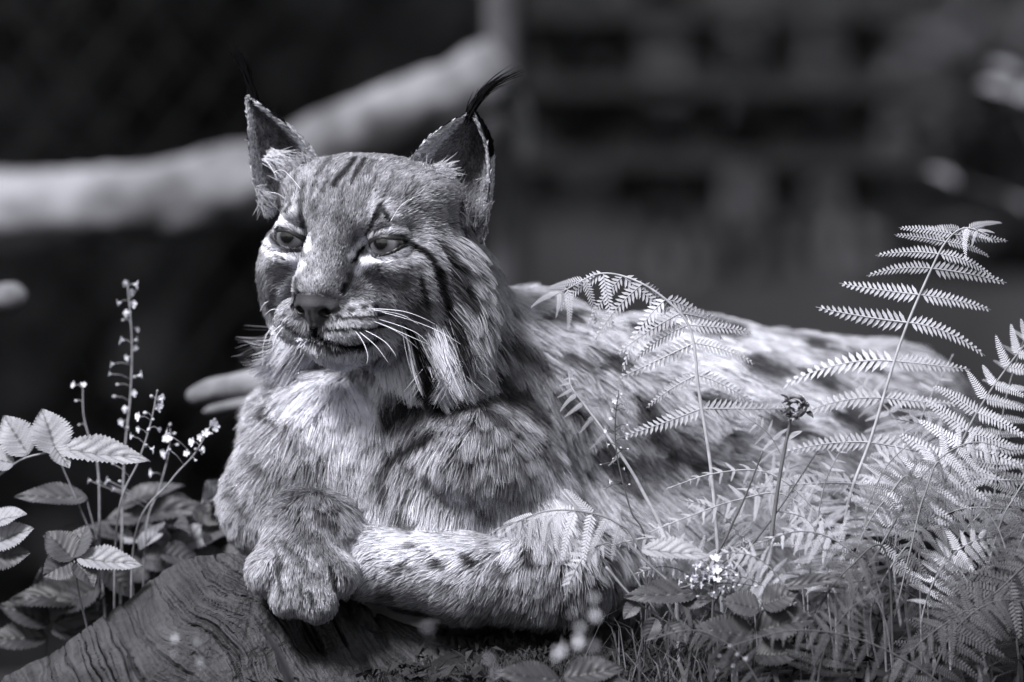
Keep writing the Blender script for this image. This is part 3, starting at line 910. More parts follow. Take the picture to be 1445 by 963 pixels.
hair_object('whiskers', WP2, np.full(WP2.shape[:2], .9), np.broadcast_to(np.array([1, .95, .85, .7, .5, .25]) * .4 * U, WP2.shape[:2]), FURM, bodyo)
# ============================================================ GROUND AND BACKGROUND
def ground_z(x, y):
    x = np.asarray(x, float); y = np.asarray(y, float)
    z = -0.035 + 0.065 * np.exp(-((x - 0.22) / 0.42) ** 4 - ((y - 0.26) / 0.36) ** 4)
    t = np.clip((y - 0.55) / 1.3, 0, 1); t = t * t * (3 - 2 * t)
    z = z - 0.42 * t
    P = np.stack([x, y, np.zeros_like(x)], -1)
    return z + 0.03 * (fbm(P * 6, 4) - 0.47) + 0.012 * (fbm(P * 40, 3) - 0.45)

def ground():
    xs = np.unique(np.concatenate([np.linspace(-40, -2, 20), np.linspace(-2, -0.8, 30), np.linspace(-0.8, 0.8, 260), np.linspace(0.8, 2, 30), np.linspace(2, 40, 20)]))
    ys = np.unique(np.concatenate([np.linspace(-6, -1.2, 24), np.linspace(-1.2, 0.8, 260), np.linspace(0.8, 4, 60), np.linspace(4, 80, 30)]))
    X, Y = np.meshgrid(xs, ys, indexing='ij')
    Z = ground_z(X, Y)
    V = np.stack([X, Y, Z], -1).reshape(-1, 3)
    n, m = len(xs), len(ys)
    i, j = np.meshgrid(np.arange(n - 1), np.arange(m - 1), indexing='ij')
    a = (i * m + j).ravel()
    F = np.stack([a, a + m, a + m + 1, a + 1], 1)
    return mesh('ground', V, F)
SOIL = mat_noise('soil', .006, .026, scale=22, rough=.95, bump=.8, bscale=120, spec=.15)
tag(link('ground', ground(), SOIL), kind='structure')

# ---- weathered wood under the paw
def weathered_wood():
    ridge = np.array([(-90, 985), (20, 950), (95, 910), (150, 868), (200, 828), (235, 802), (275, 784), (330, 783), (385, 800), (440, 826), (505, 852), (560, 876), (610, 893), (690, 908), (780, 918), (860, 932), (930, 950)], float)
    ns, ntt = 640, 300
    sx = np.linspace(-90, 930, ns)
    sy = np.interp(sx, ridge[:, 0], ridge[:, 1])
    k = np.ones(31) / 31
    sy = np.convolve(np.pad(sy, 15, mode='edge'), k, 'valid')
    t = np.linspace(-0.55, 1.15, ntt)
    X, T = np.meshgrid(sx, t, indexing='ij'); SY = np.repeat(sy[:, None], ntt, 1)
    Tp = np.clip(T, 0, 2); Tn = np.clip(-T, 0, 1)
    PX = X - 40 * Tp                                     # the piece leans to the lower left
    PY = SY + 205 * Tp + 150 * Tn ** 1.6
    DD = 30 - 130 * np.sin(np.clip(Tp, 0, 1) * math.pi * .5) ** 0.8 - 30 * Tp + 150 * Tn ** 0.8
    # long fibre ridges sweeping down to the lower left
    ang = math.radians(-50) + 0.40 * (fbm(np.stack([X / 130, T * 1.4, X * 0], -1), 3) - .47) * 2 + np.interp(X, [-90, 180, 330, 480, 720], [-.1, .05, .28, -.15, -.15]) * np.clip(1 - Tp, 0, 1)
    px = PX; py = PY
    q = (px - 300) * -np.sin(ang) * 1.0 + (py - 870) * np.cos(ang) * -1.0
    al = (px - 300) * np.cos(ang) - (py - 870) * np.sin(ang)
    q = q + 46 * (fbm(np.stack([px / 75, py / 75, px * 0 + 5], -1), 4) - .47)
    def ridges(f, st, o):
        v = vnoise(np.stack([q * f, al * st, q * 0 + o], -1)); return 1 - np.abs(2 * v - 1)
    h = 22 * (ridges(.026, .0035, 1) - .55) + 5 * (ridges(.06, .007, 3.3) - .5) + 2.6 * (ridges(.15, .014, 7.1) - .5) + .8 * (ridges(.38, .03, 9.7) - .5)
    crack = ridges(.045, .004, 21.3); crack = np.clip((crack - .90) / .10, 0, 1)
    h -= 34 * crack
    crack2 = np.clip((ridges(.11, .006, 41.7) - .93) / .07, 0, 1) * (vnoise(np.stack([px / 50, py / 50, px * 0 + 8], -1)) > .5)
    h -= 16 * crack2
    h += 6 * (fbm(np.stack([px / 90, py / 90, px * 0 + 9], -1), 4) - .47)
    pits = np.clip(vnoise(np.stack([px / 14, py / 14, px * 0 + 2], -1)) - .86, 0, 1) * 40
    h -= pits
    hole = np.exp(-((px - 440) / 52) ** 2 - ((py - 915) / 34) ** 2); h -= 95 * hole
    rt = np.exp(-((q - 62) / 11) ** 2) * (px > 440) * np.clip((px - 440) / 40, 0, 1); h += 26 * rt
    rt2 = np.exp(-((q - 102) / 12) ** 2) * (px > 470) * np.clip((px - 470) / 40, 0, 1); h += 22 * rt2
    mod = np.clip((fbm(np.stack([px / 120, py / 120, px * 0 + 55], -1), 3) - .28) * 3.2, .25, 1.6)
    h = h * mod + 16 * (fbm(np.stack([px / 36, py / 36, px * 0 + 77], -1), 4) - .47) + 5 * (fbm(np.stack([px / 10, py / 10, px * 0 + 71], -1), 3) - .45)
    h *= np.clip((930 - X) / 90, 0.1, 1)
    DD = DD - h * np.clip(T + .5, 0.3, 1)
    PY = PY - 0.45 * h * (T < 0.5) * np.clip(1 - Tp * 2, 0, 1)
    s = 1 + DD * U / D
    V = np.stack([(PX - 722.5) * s * U, DD * U, (481.5 - PY) * s * U + CAMZ], -1).reshape(-1, 3)
    i, j = np.meshgrid(np.arange(ns - 1), np.arange(ntt - 1), indexing='ij')
    a = (i * ntt + j).ravel()
    F = np.stack([a, a + ntt, a + ntt + 1, a + 1], 1)[:, ::-1]
    hn = (h - h.mean()) / (h.std() + 1e-6)
    fine = vnoise(np.stack([q * .5, al * .03, q * 0 + 31], -1)) * .6 + vnoise(np.stack([q * 1.1, al * .05, q * 0 + 37], -1)) * .4
    return mesh('weathered_wood', V, F, True, {'fibre': fine.ravel(), 'crack': crack.ravel()})
def wood_mat():
    m, t, b = mat_base('grey_wood')
    at = t.nodes.new('ShaderNodeAttribute'); at.attribute_name = 'fibre'
    tc = t.nodes.new('ShaderNodeTexCoord')
    n = t.nodes.new('ShaderNodeTexNoise'); n.inputs['Scale'].default_value = 30; n.inputs['Detail'].default_value = 12; n.inputs['Roughness'].default_value = .68
    t.links.new(tc.outputs['Object'], n.inputs['Vector'])
    ad = t.nodes.new('ShaderNodeMath'); ad.operation = 'ADD'
    fs = t.nodes.new('ShaderNodeMath'); fs.operation = 'MULTIPLY_ADD'; fs.inputs[1].default_value = .45; fs.inputs[2].default_value = .27
    t.links.new(at.outputs['Fac'], fs.inputs[0]); t.links.new(fs.outputs[0], ad.inputs[0]); t.links.new(n.outputs['Fac'], ad.inputs[1])
    cr = t.nodes.new('ShaderNodeValToRGB')
    cr.color_ramp.elements[0].position = .36; cr.color_ramp.elements[0].color = tint(.010)
    cr.color_ramp.elements[1].position = .66; cr.color_ramp.elements[1].color = tint(.072)
    hf = t.nodes.new('ShaderNodeMath'); hf.operation = 'MULTIPLY'; hf.inputs[1].default_value = .5
    t.links.new(ad.outputs[0], hf.inputs[0]); t.links.new(hf.outputs[0], cr.inputs[0])
    t.links.new(cr.outputs[0], b.inputs['Base Color'])
    b.inputs['Roughness'].default_value = .72; b.inputs['Specular IOR Level'].default_value = .3
    n2 = t.nodes.new('ShaderNodeTexNoise'); n2.inputs['Scale'].default_value = 260; n2.inputs['Detail'].default_value = 6
    t.links.new(tc.outputs['Object'], n2.inputs['Vector'])
    a3 = t.nodes.new('ShaderNodeMath'); a3.operation = 'MULTIPLY_ADD'; a3.inputs[1].default_value = .7
    t.links.new(at.outputs['Fac'], a3.inputs[0]); t.links.new(n2.outputs['Fac'], a3.inputs[2])
    bp = t.nodes.new('ShaderNodeBump'); bp.inputs['Strength'].default_value = .9; bp.inputs['Distance'].default_value = .0035
    t.links.new(a3.outputs[0], bp.inputs['Height']); t.links.new(bp.outputs[0], b.inputs['Normal'])
    return m
WOOD = wood_mat()
ww = link('weathered_stump', weathered_wood(), WOOD)
tag(ww, 'weathered grey stump with flowing grain ridges under the lynx paw', 'stump')

def rad_at(r, d): return r * U * (1 + d * U / D)

# ---- fallen trunk behind the head
def trunk_mesh(pts, n, k, amp=.07, seed=0):
    P = curve_px([(p[0], p[1], p[2]) for p in pts], n)
    R = np.interp(np.linspace(0, len(pts) - 1, n), np.arange(len(pts)), [rad_at(p[3], p[2]) for p in pts])
    V, F = tube(P, R, k)
    V = np.array(V); C = np.repeat(P, k, 0)
    th = np.tile(np.arange(k), n) * 2 * math.pi / k
    s = np.repeat(np.arange(n), k) / n
    h = fbm(np.stack([np.cos(th) * 3 + seed, np.sin(th) * 3, s * n * .12], -1), 4) - .47
    V = C + (V - C) * (1 + amp * 4 * h)[:, None]
    return V, F
BARK = mat_noise('pale_bark', .025, .25, scale=9, pos=(.38, .62), rough=.85, bump=1.0, bscale=22, stretch=(1, 1, 1), bdist=.01)
DBARK = mat_noise('dark_bark', .03, .09, scale=9, rough=.9, bump=.6, bscale=40, bdist=.01)
FD = 2600
ft = empty('fallen_trunk', W(350, 330, FD))
tag(ft, 'big pale barkless tree trunk leaning across behind the lynx head', 'tree trunk')
V, F = trunk_mesh([(-1700, 1420, FD + 500, 60), (-1150, 820, FD + 350, 58), (-620, 400, FD + 200, 56), (-220, 308, FD + 60, 55), (0, 300, FD, 55), (180, 290, FD, 55), (330, 264, FD, 60), (480, 208, FD, 54), (620, 148, FD, 53), (690, 108, FD, 52), (716, 92, FD, 42)], 170, 36, .13)
tr = link('trunk', mesh('trunk', V, F), BARK, ft)
V, F = trunk_mesh([(700, 120, FD + 30, 30), (728, 160, FD + 40, 20), (738, 205, FD + 40, 14), (742, 225, FD + 40, 6)], 24, 14, .12, 5)
link('broken_limb', mesh('broken_limb', V, F), BARK, ft)
V, F = trunk_mesh([(60, 330, FD + 20, 16), (40, 400, FD - 60, 14), (10, 425, FD - 120, 15), (-30, 440, FD - 160, 16)], 24, 12, .12, 9)

# upright post carrying it
pw = empty('timber_post', W(708, 700, FD + 140)); tag(pw, 'upright grey timber post behind the end of the pale trunk', 'post')
V, F = trunk_mesh([(706, 900, FD + 170, 27), (706, 600, FD + 170, 27), (708, 300, FD + 170, 27), (708, -120, FD + 170, 25)], 40, 14, .03, 3)
link('shaft', mesh('shaft', V, F), mat_noise('grey_post', .04, .085, scale=30, rough=.9, bump=.4), pw)
V, F = trunk_mesh([(700, 520, FD + 100, 9), (710, 470, FD + 100, 9), (730, 430, FD + 100, 7)], 12, 8, .1, 4)
link('limb_stub', mesh('limb_stub', V, F), DBARK, pw)

# dark knob on a dead branch at the left edge
V, F = trunk_mesh([(-620, 960, 960, 14), (-320, 640, 930, 13), (-120, 480, 900, 12), (-40, 440, 880, 14), (0, 422, 870, 20), (22, 419, 865, 20), (38, 420, 862, 8)], 30, 14, .10, 6)
tag(link('dead_branch', mesh('dead_branch', V, F), mat_noise('mossy_branch', .05, .2, scale=60, rough=.95)), 'dark dead branch ending in a round knob at the left edge', 'branch')
# pale cut sticks beside the chest
V, F = trunk_mesh([(420, 530, 560, 22), (345, 543, 540, 19), (300, 550, 530, 17), (272, 560, 525, 13), (264, 564, 524, 5)], 30, 14, .07, 2)
tag(link('cut_branch', mesh('cut_branch', V, F), BARK), 'thick pale cut branch poking out left of the lynx chest', 'branch')
V, F = trunk_mesh([(420, 562, 540, 9), (345, 570, 530, 9), (300, 578, 520, 7), (286, 582, 520, 2)], 24, 10, .05, 8)
tag(link('cut_branch', mesh('cut_branch', V, F), BARK), 'thin pale stick just below the thick cut branch', 'branch')

# ---- chain-link fence behind the trunk, left
cf = empty('chain_link_fence', (-0.6, 2.35, -0.4)); tag(cf, 'dark wire fence with diagonal mesh in the dim left background', 'fence')
WIRE = mat_plain('dark_wire', .006, rough=.5)
yf = 2.35; x0, x1, z0, z1 = -1.9, -0.02, -0.42, 1.3
cell = 0.085
parts = []
for sgn in (1, -1):
    k = -60
    while k < 60:
        c = k * cell
        pts = []
        for zz in (z0, z1):
            pts.append((c - sgn * (zz - z0) * .8, yf + (0.004 if sgn > 0 else 0), zz))
        a, b = np.array(pts[0]), np.array(pts[1])
        ts = []
        for xe in (x0, x1):
            if abs(b[0] - a[0]) > 1e-9: ts.append((xe - a[0]) / (b[0] - a[0]))
        lo, hi = max(0, min(ts)), min(1, max(ts))
        if hi > lo: parts.append(tube([a + (b - a) * lo, a + (b - a) * hi], .0018 if sgn > 0 else .0006, 5))
        k += 1
V, F = merge(parts)
o = link('wire_mesh', mesh('wire_mesh', V, F), WIRE, cf); o['kind'] = 'stuff'
for xp in (-1.6, -0.9):
    V, F = tube([(xp, yf + .03, -.5), (xp, yf + .03, 1.35)], .02, 10)
    link('post', mesh('post', V, F), WIRE, cf)

# ---- timber screen at the right, far behind
TD = 7400
ts = empty('timber_screen', W(1000, 500, TD)); tag(ts, 'blurred grey timber screen with dark openings far behind the lynx back', 'fence')
TIM = mat_noise('screen_timber', .006, .014, scale=6, rough=.9, bump=.3)
TIM2 = mat_noise('screen_panel', .02, .045, scale=6, rough=.9, bump=.3)
def slab(name, px0, py0, px1, py1, d, thick, mat, parent):
    a = W(px0, py1, d); c = W(px1, py0, d)
    x0, x1, z0, z1 = a.x, c.x, a.z, c.z; y0 = a.y; y1 = a.y + thick
    V = [(x0, y0, z0), (x1, y0, z0), (x1, y1, z0), (x0, y1, z0), (x0, y0, z1), (x1, y0, z1), (x1, y1, z1), (x0, y1, z1)]
    F = [[0, 1, 5, 4], [1, 2, 6, 5], [2, 3, 7, 6], [3, 0, 4, 7], [4, 5, 6, 7], [3, 2, 1, 0]]
    return link(name, mesh(name, V, F, False), mat, parent)
slab('panel', 738, 306, 905, 392, TD, .06, TIM2, ts)
for x in range(770, 1330, 112):
    slab('upright', x - 22, -60, x + 22, 300, 5200 + (x % 7), .05, TIM, ts)
for y in (18, 122, 226):
    slab('rail', 735, y - 11, 1340, y + 11, 5110 - (y % 5), .05, TIM, ts)
for x in range(918, 1210, 40):
    slab('picket', x - 9, 288, x + 9, 392, TD - 8, .04, TIM, ts)
pl = slab('low_wall', 640, 394, 1700, 560, TD - 420, .35, mat_noise('pale_concrete', .015, .03, scale=5, rough=.9), None)
tag(pl, 'low pale wall running below the blurred timber screen', 'wall')

# ---- dark wood behind everything
LEAFQ = mat_leaf('dark_foliage', .075, trans=.15, rough=.6, var=.0)
def leaf_cloud(name, centers, radii_, n, size, mat, seed=1):
    r = np.random.default_rng(seed)
    V = []; 
    per = max(1, n // len(centers))
    C = []
    for c, rr in zip(centers, radii_):
        d = r.normal(size=(per, 3)); d /= np.linalg.norm(d, axis=1)[:, None]
        C.append(np.array(c) + d * np.array(rr) * (r.random((per, 1)) ** .33))
    C = np.vstack(C); m = len(C)
    a = r.normal(size=(m, 3)); a /= np.linalg.norm(a, axis=1)[:, None]
    b = np.cross(a, r.normal(size=(m, 3))); b /= np.linalg.norm(b, axis=1)[:, None]
    s = size * r.uniform(.6, 1.3, (m, 1))
    V = np.stack([C - a * s, C - b * s * .45, C + a * s, C + b * s * .45], 1).reshape(-1, 3)
    F = np.arange(m * 4).reshape(m, 4)
    return mesh(name, V, F, False)
cs = []; rs = []
rr = np.random.default_rng(3)
for i in range(70):
    cs.append((rr.uniform(-6, 6), rr.uniform(9.5, 12), rr.uniform(-.3, 3.2))); rs.append((.9, .7, .8))
tag(link('woodland', leaf_cloud('woodland', cs, rs, 42000, .10, LEAFQ, 4), LEAFQ), 'dark leafy woodland filling the background', 'woodland', kind='stuff')
wallm = mesh('bank', [(-40, 13, -2), (40, 13, -2), (40, 13.4, 6), (-40, 13.4, 6)], [[0, 1, 2, 3]])
tag(link('earth_bank', wallm, mat_noise('dark_earth', .01, .03, scale=1.5, rough=.95)), kind='structure')
# unseen trees added overhead so their crowns shade the background
def tree(x, y, h, cr, label, seed):
    e = empty('tree', (x, y, -.4)); tag(e, label, 'tree')  # added unseen tree, only there for shade
    V, F = tube(spline([(x, y, -.5), (x + .05, y, h * .5), (x - .05, y + .05, h)], 14), np.linspace(.16, .07, 14), 12)
    link('trunk', mesh('trunk', V, F), DBARK, e)  # trunk of the added shade tree
    r = np.random.default_rng(seed); cs = []; rs = []
    for i in range(30):
        cs.append((x + r.uniform(-1, 1) * cr, y + r.uniform(-1, 1) * cr * .95, h + r.uniform(-.15, 1.0))); rs.append((.6, .6, .35))
    link('crown', leaf_cloud('crown', cs, rs, 11000, .11, LEAFQ, seed), LEAFQ, e)
tree(-2.4, 4.6, 2.6, 2.1, 'unseen tree added to shade the left background, crown above the frame', 11)
tree(2.2, 4.9, 2.7, 2.1, 'unseen tree added to shade the right background, crown above the frame', 12)
tree(-3.6, 8.4, 2.9, 2.2, 'unseen far tree added for shade behind the wire fence, crown above the frame', 13)
tree(3.4, 8.6, 2.9, 2.4, 'unseen far tree added for shade behind the timber screen, crown above the frame', 14)
# ============================================================ PLANTS
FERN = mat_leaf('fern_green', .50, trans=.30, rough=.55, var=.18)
FERND = mat_leaf('shaded_fern', .06, trans=.25, rough=.6, var=.3)  # darkened copy of the fern leaf: shade painted into the lowest fronds
STEM = mat_plain('fern_stem', .34, rough=.6)
STEMD = mat_plain('dark_stem', .06, rough=.6)
STEMG = mat_plain('soft_stem', .20, rough=.6)
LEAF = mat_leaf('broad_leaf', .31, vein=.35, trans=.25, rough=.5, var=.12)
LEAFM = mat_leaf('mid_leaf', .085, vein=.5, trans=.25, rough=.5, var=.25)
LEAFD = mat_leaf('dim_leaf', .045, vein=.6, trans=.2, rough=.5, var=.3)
PETAL = mat_leaf('white_petal', .85, trans=.3, rough=.6, var=.05)

def pinna_mesh(n, w, bend, curl, seed, lean=.5):
    """one leaflet of a fern: midrib along +x (length 1) with paired lobes, bending towards -y, tip curling to -z"""
    r = np.random.default_rng(seed)
    V = []; F = []
    def sp(x, y=0.0, z=0.0):
        return (x, y - bend * x * x, z - curl * x ** 2.2)
    rib = [sp(i / 10) for i in range(11)]
    v, f = tube(rib, np.linspace(.011, .003, 11), 4, False); V += [list(q) for q in v]; F += f
    for i in range(n):
        x = .04 + .94 * i / n
        l = w * (1 - x) ** .62 * (0.75 + .25 * min(1, x * 8)) * r.uniform(.88, 1.1) + .008
        step = .94 / n
        for s in (-1, 1):
            hw = step * .37 * (1 - .25 * x)
            x0 = x + (step * .35 if s < 0 else 0)
            def q(a, b, z=0.0):          # a along lobe, b across
                return sp(x0 + a * l * lean + b, s * (a * l * (1 - .18 * lean) + .004), z * s * 0 + z)
            up = .012 * r.uniform(.3, 1)
            o = len(V); dz = r.normal(0, .05) * l
            V += [q(0, -hw * .8), q(.55, -hw, up * .2 + dz * .5), q(1, 0, -up + dz), q(.55, hw, up * .2 + dz * .5), q(0, hw * .8), q(.45, 0, -up * .8)]
            F += [[o, o + 1, o + 5], [o + 1, o + 2, o + 5], [o + 2, o + 3, o + 5], [o + 3, o + 4, o + 5], [o + 4, o, o + 5]]
    return mesh('pinna', V, F, True)
PIN = [pinna_mesh(15, .15, b, c, k) for k, (b, c) in enumerate([(.10, .05), (.22, .12), (.02, .18), (.30, .30), (-.06, .08)])]
PINF = [pinna_mesh(15, .17, b, c, 20 + k, .28) for k, (b, c) in enumerate([(.10, .10), (.2, .2), (.0, .15)])]
def with_mat(lst, mat):
    out = []
    for m in lst:
        c = m.copy(); c.materials.append(mat); out.append(c)
    return out
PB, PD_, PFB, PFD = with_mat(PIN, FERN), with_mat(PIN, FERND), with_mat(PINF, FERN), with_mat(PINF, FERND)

MID = mat_leaf('half_shaded_fern', .15, trans=.25, rough=.6, var=.3)  # middle copy of the fern leaf, part of the shade in its colour
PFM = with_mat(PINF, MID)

def grounded(pts, dx=12, dd=25):
    """run a stem down to the soil"""
    x, y, d = pts[0]
    w = W(x + dx, y, d + dd)
    gz = float(ground_z(np.array(w.x), np.array(w.y)))
    gy = 481.5 - (gz - .01 - CAMZ) / (U * (1 + (d + dd) * U / D))
    return ([(x + dx, gy, d + dd)] + list(pts), True) if gy > y + 8 else (list(pts), False)

def frond(label, pts, pairs, t0, maxlen, meshes, stemmat, normal=(0, -.85, .5), droop=.12, prof=None, ang=(82, 48), stemr=3.0, name='fern_frond', seed=0, tipgap=.985, level=0.0, hang=0.0, gdx=12, group='fern fronds in front of the lynx'):
    r = np.random.default_rng(seed + 100)
    n = 90
    ns_ = len(pts) - 1
    pts, ext = grounded(pts, gdx)
    if ext: t0 = (1 + t0 * ns_) / (ns_ + 1); tipgap = (1 + tipgap * ns_) / (ns_ + 1)
    P = curve_px(pts, n)
    e = empty(name, P[0]); tag(e, label, 'fern', group)
    sc_ = U
    V, F = tube(P, np.linspace(stemr, .7, n) * sc_, 6)
    link('stem', mesh('stem', V, F), stemmat, e)
    T = np.gradient(P, axis=0); T /= np.linalg.norm(T, axis=1)[:, None]
    nb = np.array(normal, float); nb /= np.linalg.norm(nb)
    prof = prof or (lambda x: (1 - x) ** .75 * min(1, .55 + x * 3))
    for k in range(pairs):
        x = k / pairs
        t = t0 + (tipgap - t0) * (1 - (1 - x) ** 1.08)
        i = min(n - 1, int(t * (n - 1)))
        L = maxlen * prof(x) * U
        if L < 5 * U: L = 5 * U
        tg = T[i]; nn = nb - tg * nb.dot(tg); nn /= np.linalg.norm(nn)
        S = np.cross(tg, nn)
        a = math.radians(ang[0] + (ang[1] - ang[0]) * x)
        for s in (-1, 1):
            aa = a + r.normal(0, .07)
            v = S * s * math.sin(aa) + tg * math.cos(aa) + np.array([0, 0, -droop * r.uniform(.5, 1.5)]) + nn * r.normal(0, .18)
            if level: v = v * (1 - level) + level * np.array([math.copysign(1, (S * s)[0]), 0, -.04]) * (1 if x < .8 else .3)
            if hang and v[2] > 0: v[2] *= -hang
            v /= np.linalg.norm(v)
            z = nn + r.normal(0, .16, 3); z = z - v * z.dot(v); z /= np.linalg.norm(z)
            y = np.cross(z, v)
            # bend towards the ground: mesh bends to -y
            flip = 1 if y[2] > 0 else -1
            M = Matrix(((v[0], y[0] * flip, z[0], 0), (v[1], y[1] * flip, z[1], 0), (v[2], y[2] * flip, z[2], 0), (0, 0, 0, 1)))
            l = L * r.uniform(.72, 1.14)
            mm = Matrix.Translation(Vector(P[i])) @ M @ Matrix.Diagonal((l, l * (.85 + 12 * U / max(l, 1e-6) * .25), l, 1))
            link('pinna', meshes[int(r.integers(0, len(meshes)))], None, e, mm)
    return e

frond('tallest fern frond, upright with a curled tip, right of the lynx back', [(1192,742,-60),(1232,610,-62),(1272,480,-64),(1312,385,-66),(1336,340,-70),(1362,322,-74),(1396,332,-78)], 13, .08, 142, PB, STEM, normal=(.1, -1, .25), droop=.10, prof=lambda x: np.interp(x, [0, .2, .4, .6, .8, 1], [.95, 1, .85, .62, .36, .16]), ang=(92, 50), stemr=3.2, seed=1, level=.75)
frond('pale fern frond arching left over the middle of the lynx back', [(1014,790,-80),(1003,660,-84),(986,550,-86),(977,475,-86),(955,437,-86),(905,400,-84),(850,386,-80),(800,408,-76),(776,420,-74)], 12, .22, 108, PB, STEM, normal=(0, -1, .2), droop=.45, prof=lambda x: np.interp(x, [0, .3, .6, .8, 1], [1, 1, .85, .55, .25]), ang=(86, 60), stemr=3.4, seed=2, level=.4, hang=.9)
frond('young fern frond with a hooked tip before the lynx ribs', [(948,790,-95),(905,690,-98),(862,622,-100),(822,568,-102),(806,545,-102),(803,525,-100)], 8, .35, 52, PB, STEM, droop=.5, stemr=3.6, seed=3, hang=.9)
frond('fern frond lying over the lynx elbow', [(905,778,-150),(870,738,-160),(820,722,-166),(770,722,-170),(725,738,-172),(690,752,-172)], 10, .18, 92, PB, STEMG, normal=(0, -.8, .6), droop=.75, stemr=2.2, seed=4, ang=(70, 45), gdx=95)
frond('short fern sprig hanging at the end of the lynx forearm', [(880,790,-160),(845,770,-168),(815,800,-176),(795,850,-180)], 12, .3, 36, PFB, STEMG, normal=(0, -1, .3), droop=.1, stemr=1.6, seed=5, gdx=110)
frond('fern frond running low and level before the lynx flank', [(1170,770,-90),(1110,700,-94),(1040,706,-98),(970,730,-100),(915,752,-100)], 13, .12, 48, PB, STEM, normal=(0, -.9, .45), droop=.2, stemr=2, seed=6)
frond('fern frond slanting up past the right edge of the picture', [(1280,830,-110),(1325,700,-112),(1380,580,-116),(1460,470,-120),(1540,390,-124)], 16, .25, 104, PFB, STEMG, normal=(-.2, -.8, .6), droop=.1, stemr=3.2, seed=7)
frond('bright fern frond bowing right beneath the tallest frond', [(1200,860,-120),(1255,750,-124),(1308,665,-128),(1370,625,-130),(1440,640,-132)], 12, .2, 92, PFB, STEMG, normal=(0, -.75, .65), droop=.2, stemr=2.6, seed=8)
frond('narrow fern frond hanging straight down among the right ferns', [(1330,668,-140),(1304,700,-150),(1285,775,-158),(1262,872,-160)], 17, .10, 54, PFM, STEMG, normal=(0, -1, .2), droop=.0, stemr=1.8, seed=9)
frond('fern frond drooping at the right edge of the picture', [(1465,690,-150),(1425,712,-160),(1402,770,-166),(1388,830,-168)], 15, .05, 62, PFM, STEMG, normal=(0, -1, .2), droop=.0, stemr=1.8, seed=10)
frond('fern frond drooping just outside the right cluster corner', [(1480,740,-150),(1452,745,-160),(1432,790,-166),(1418,850,-168)], 15, .05, 56, PFM, STEMG, normal=(0, -1, .2), droop=.0, stemr=1.8, seed=11)
frond('fern frond reaching left below the fiddlehead', [(1240,830,-150),(1190,770,-154),(1130,750,-158),(1060,770,-160)], 12, .15, 66, PB, STEMG, normal=(0, -.8, .6), droop=.3, stemr=2, seed=12)
frond('fern frond fanning right at mid height of the right cluster', [(1230,860,-130),(1280,770,-136),(1350,720,-140),(1440,720,-142)], 12, .15, 78, PFM, STEMG, normal=(0, -.8, .6), droop=.3, stemr=2, seed=13)
frond('small fern frond beside the narrow hanging frond', [(1250,880,-150),(1225,820,-156),(1210,760,-160),(1208,712,-162)], 12, .2, 48, PFM, STEMG, normal=(0, -.9, .4), droop=.2, stemr=1.8, seed=14)
frond('pale fern frond crossing the lynx flank below the fiddlehead tip', [(1195,800,-120),(1150,720,-124),(1085,668,-126),(1010,668,-128),(940,690,-128)], 15, .12, 46, PB, STEM, normal=(0, -.9, .45), droop=.25, stemr=1.8, seed=15)
frond('pale fern frond spreading left at the foot of the arching frond', [(1030,850,-140),(990,790,-144),(930,760,-148),(860,770,-150)], 14, .12, 54, PB, STEMG, normal=(0, -.8, .6), droop=.3, stemr=1.8, seed=16)
frond('upright fern frond right of the fiddlehead stalk', [(1140,850,-120),(1150,760,-124),(1165,680,-126),(1200,610,-128)], 13, .15, 62, PB, STEMG, normal=(0, -.9, .45), droop=.15, stemr=1.8, seed=17)
frond('fern frond leaning right under the slanting edge frond', [(1310,850,-130),(1340,780,-134),(1390,720,-138),(1460,690,-140)], 14, .12, 60, PFM, STEMG, normal=(0, -.8, .6), droop=.3, stemr=1.8, seed=18)
frond('small fern frond over the white flower cluster', [(1120,860,-180),(1085,800,-186),(1040,780,-190),(985,790,-190)], 13, .15, 42, PB, STEMG, normal=(0, -.8, .6), droop=.3, stemr=1.5, seed=19)
frond('fern frond falling forward in the middle of the right cluster', [(1290,690,-150),(1250,705,-160),(1215,760,-168),(1195,840,-170)], 16, .08, 56, PFM, STEMG, normal=(0, -1, .2), droop=0, stemr=1.6, seed=20)
frond('soft fern frond leaning left over the lynx rump', [(1340,790,60),(1310,680,60),(1262,590,66),(1195,520,70)], 14, .15, 92, PB, STEM, normal=(0, -1, .3), droop=.2, stemr=2.2, seed=21, level=.3)
frond('soft fern frond standing behind the tallest frond stalk', [(1262,800,90),(1275,690,92),(1300,590,95),(1345,500,100)], 13, .15, 96, PB, STEM, normal=(0, -1, .3), droop=.2, stemr=2.2, seed=22, level=.5)
frond('soft fern frond low over the lynx thigh', [(1200,820,40),(1160,750,42),(1100,700,44),(1040,680,46)], 13, .15, 70, PB, STEMG, normal=(0, -.9, .45), droop=.3, stemr=2, seed=23)
frond('fern frond against the dark gap at the right edge', [(1400,800,20),(1405,680,20),(1420,560,24),(1462,430,28)], 14, .15, 96, PFB, STEMG, normal=(0, -1, .3), droop=.15, stemr=2.4, seed=24, level=.4)
frond('thin fern frond over the lynx thigh, left of the fiddlehead', [(1060,820,-70),(1045,760,-70),(1010,720,-72),(960,705,-72)], 15, .12, 56, PB, STEMG, normal=(0, -.85, .5), droop=.25, stemr=1.7, seed=40)
frond('fern frond tip curling before the spots of the lynx flank', [(1130,800,-60),(1120,700,-60),(1090,620,-62),(1040,580,-64)], 15, .12, 58, PB, STEMG, normal=(0, -.85, .5), droop=.25, stemr=1.7, seed=41)
frond('short fern frond beside the base of the tallest frond', [(1215,800,-100),(1225,720,-100),(1250,660,-102),(1290,620,-104)], 15, .12, 58, PB, STEMG, normal=(0, -.85, .5), droop=.25, stemr=1.7, seed=42)
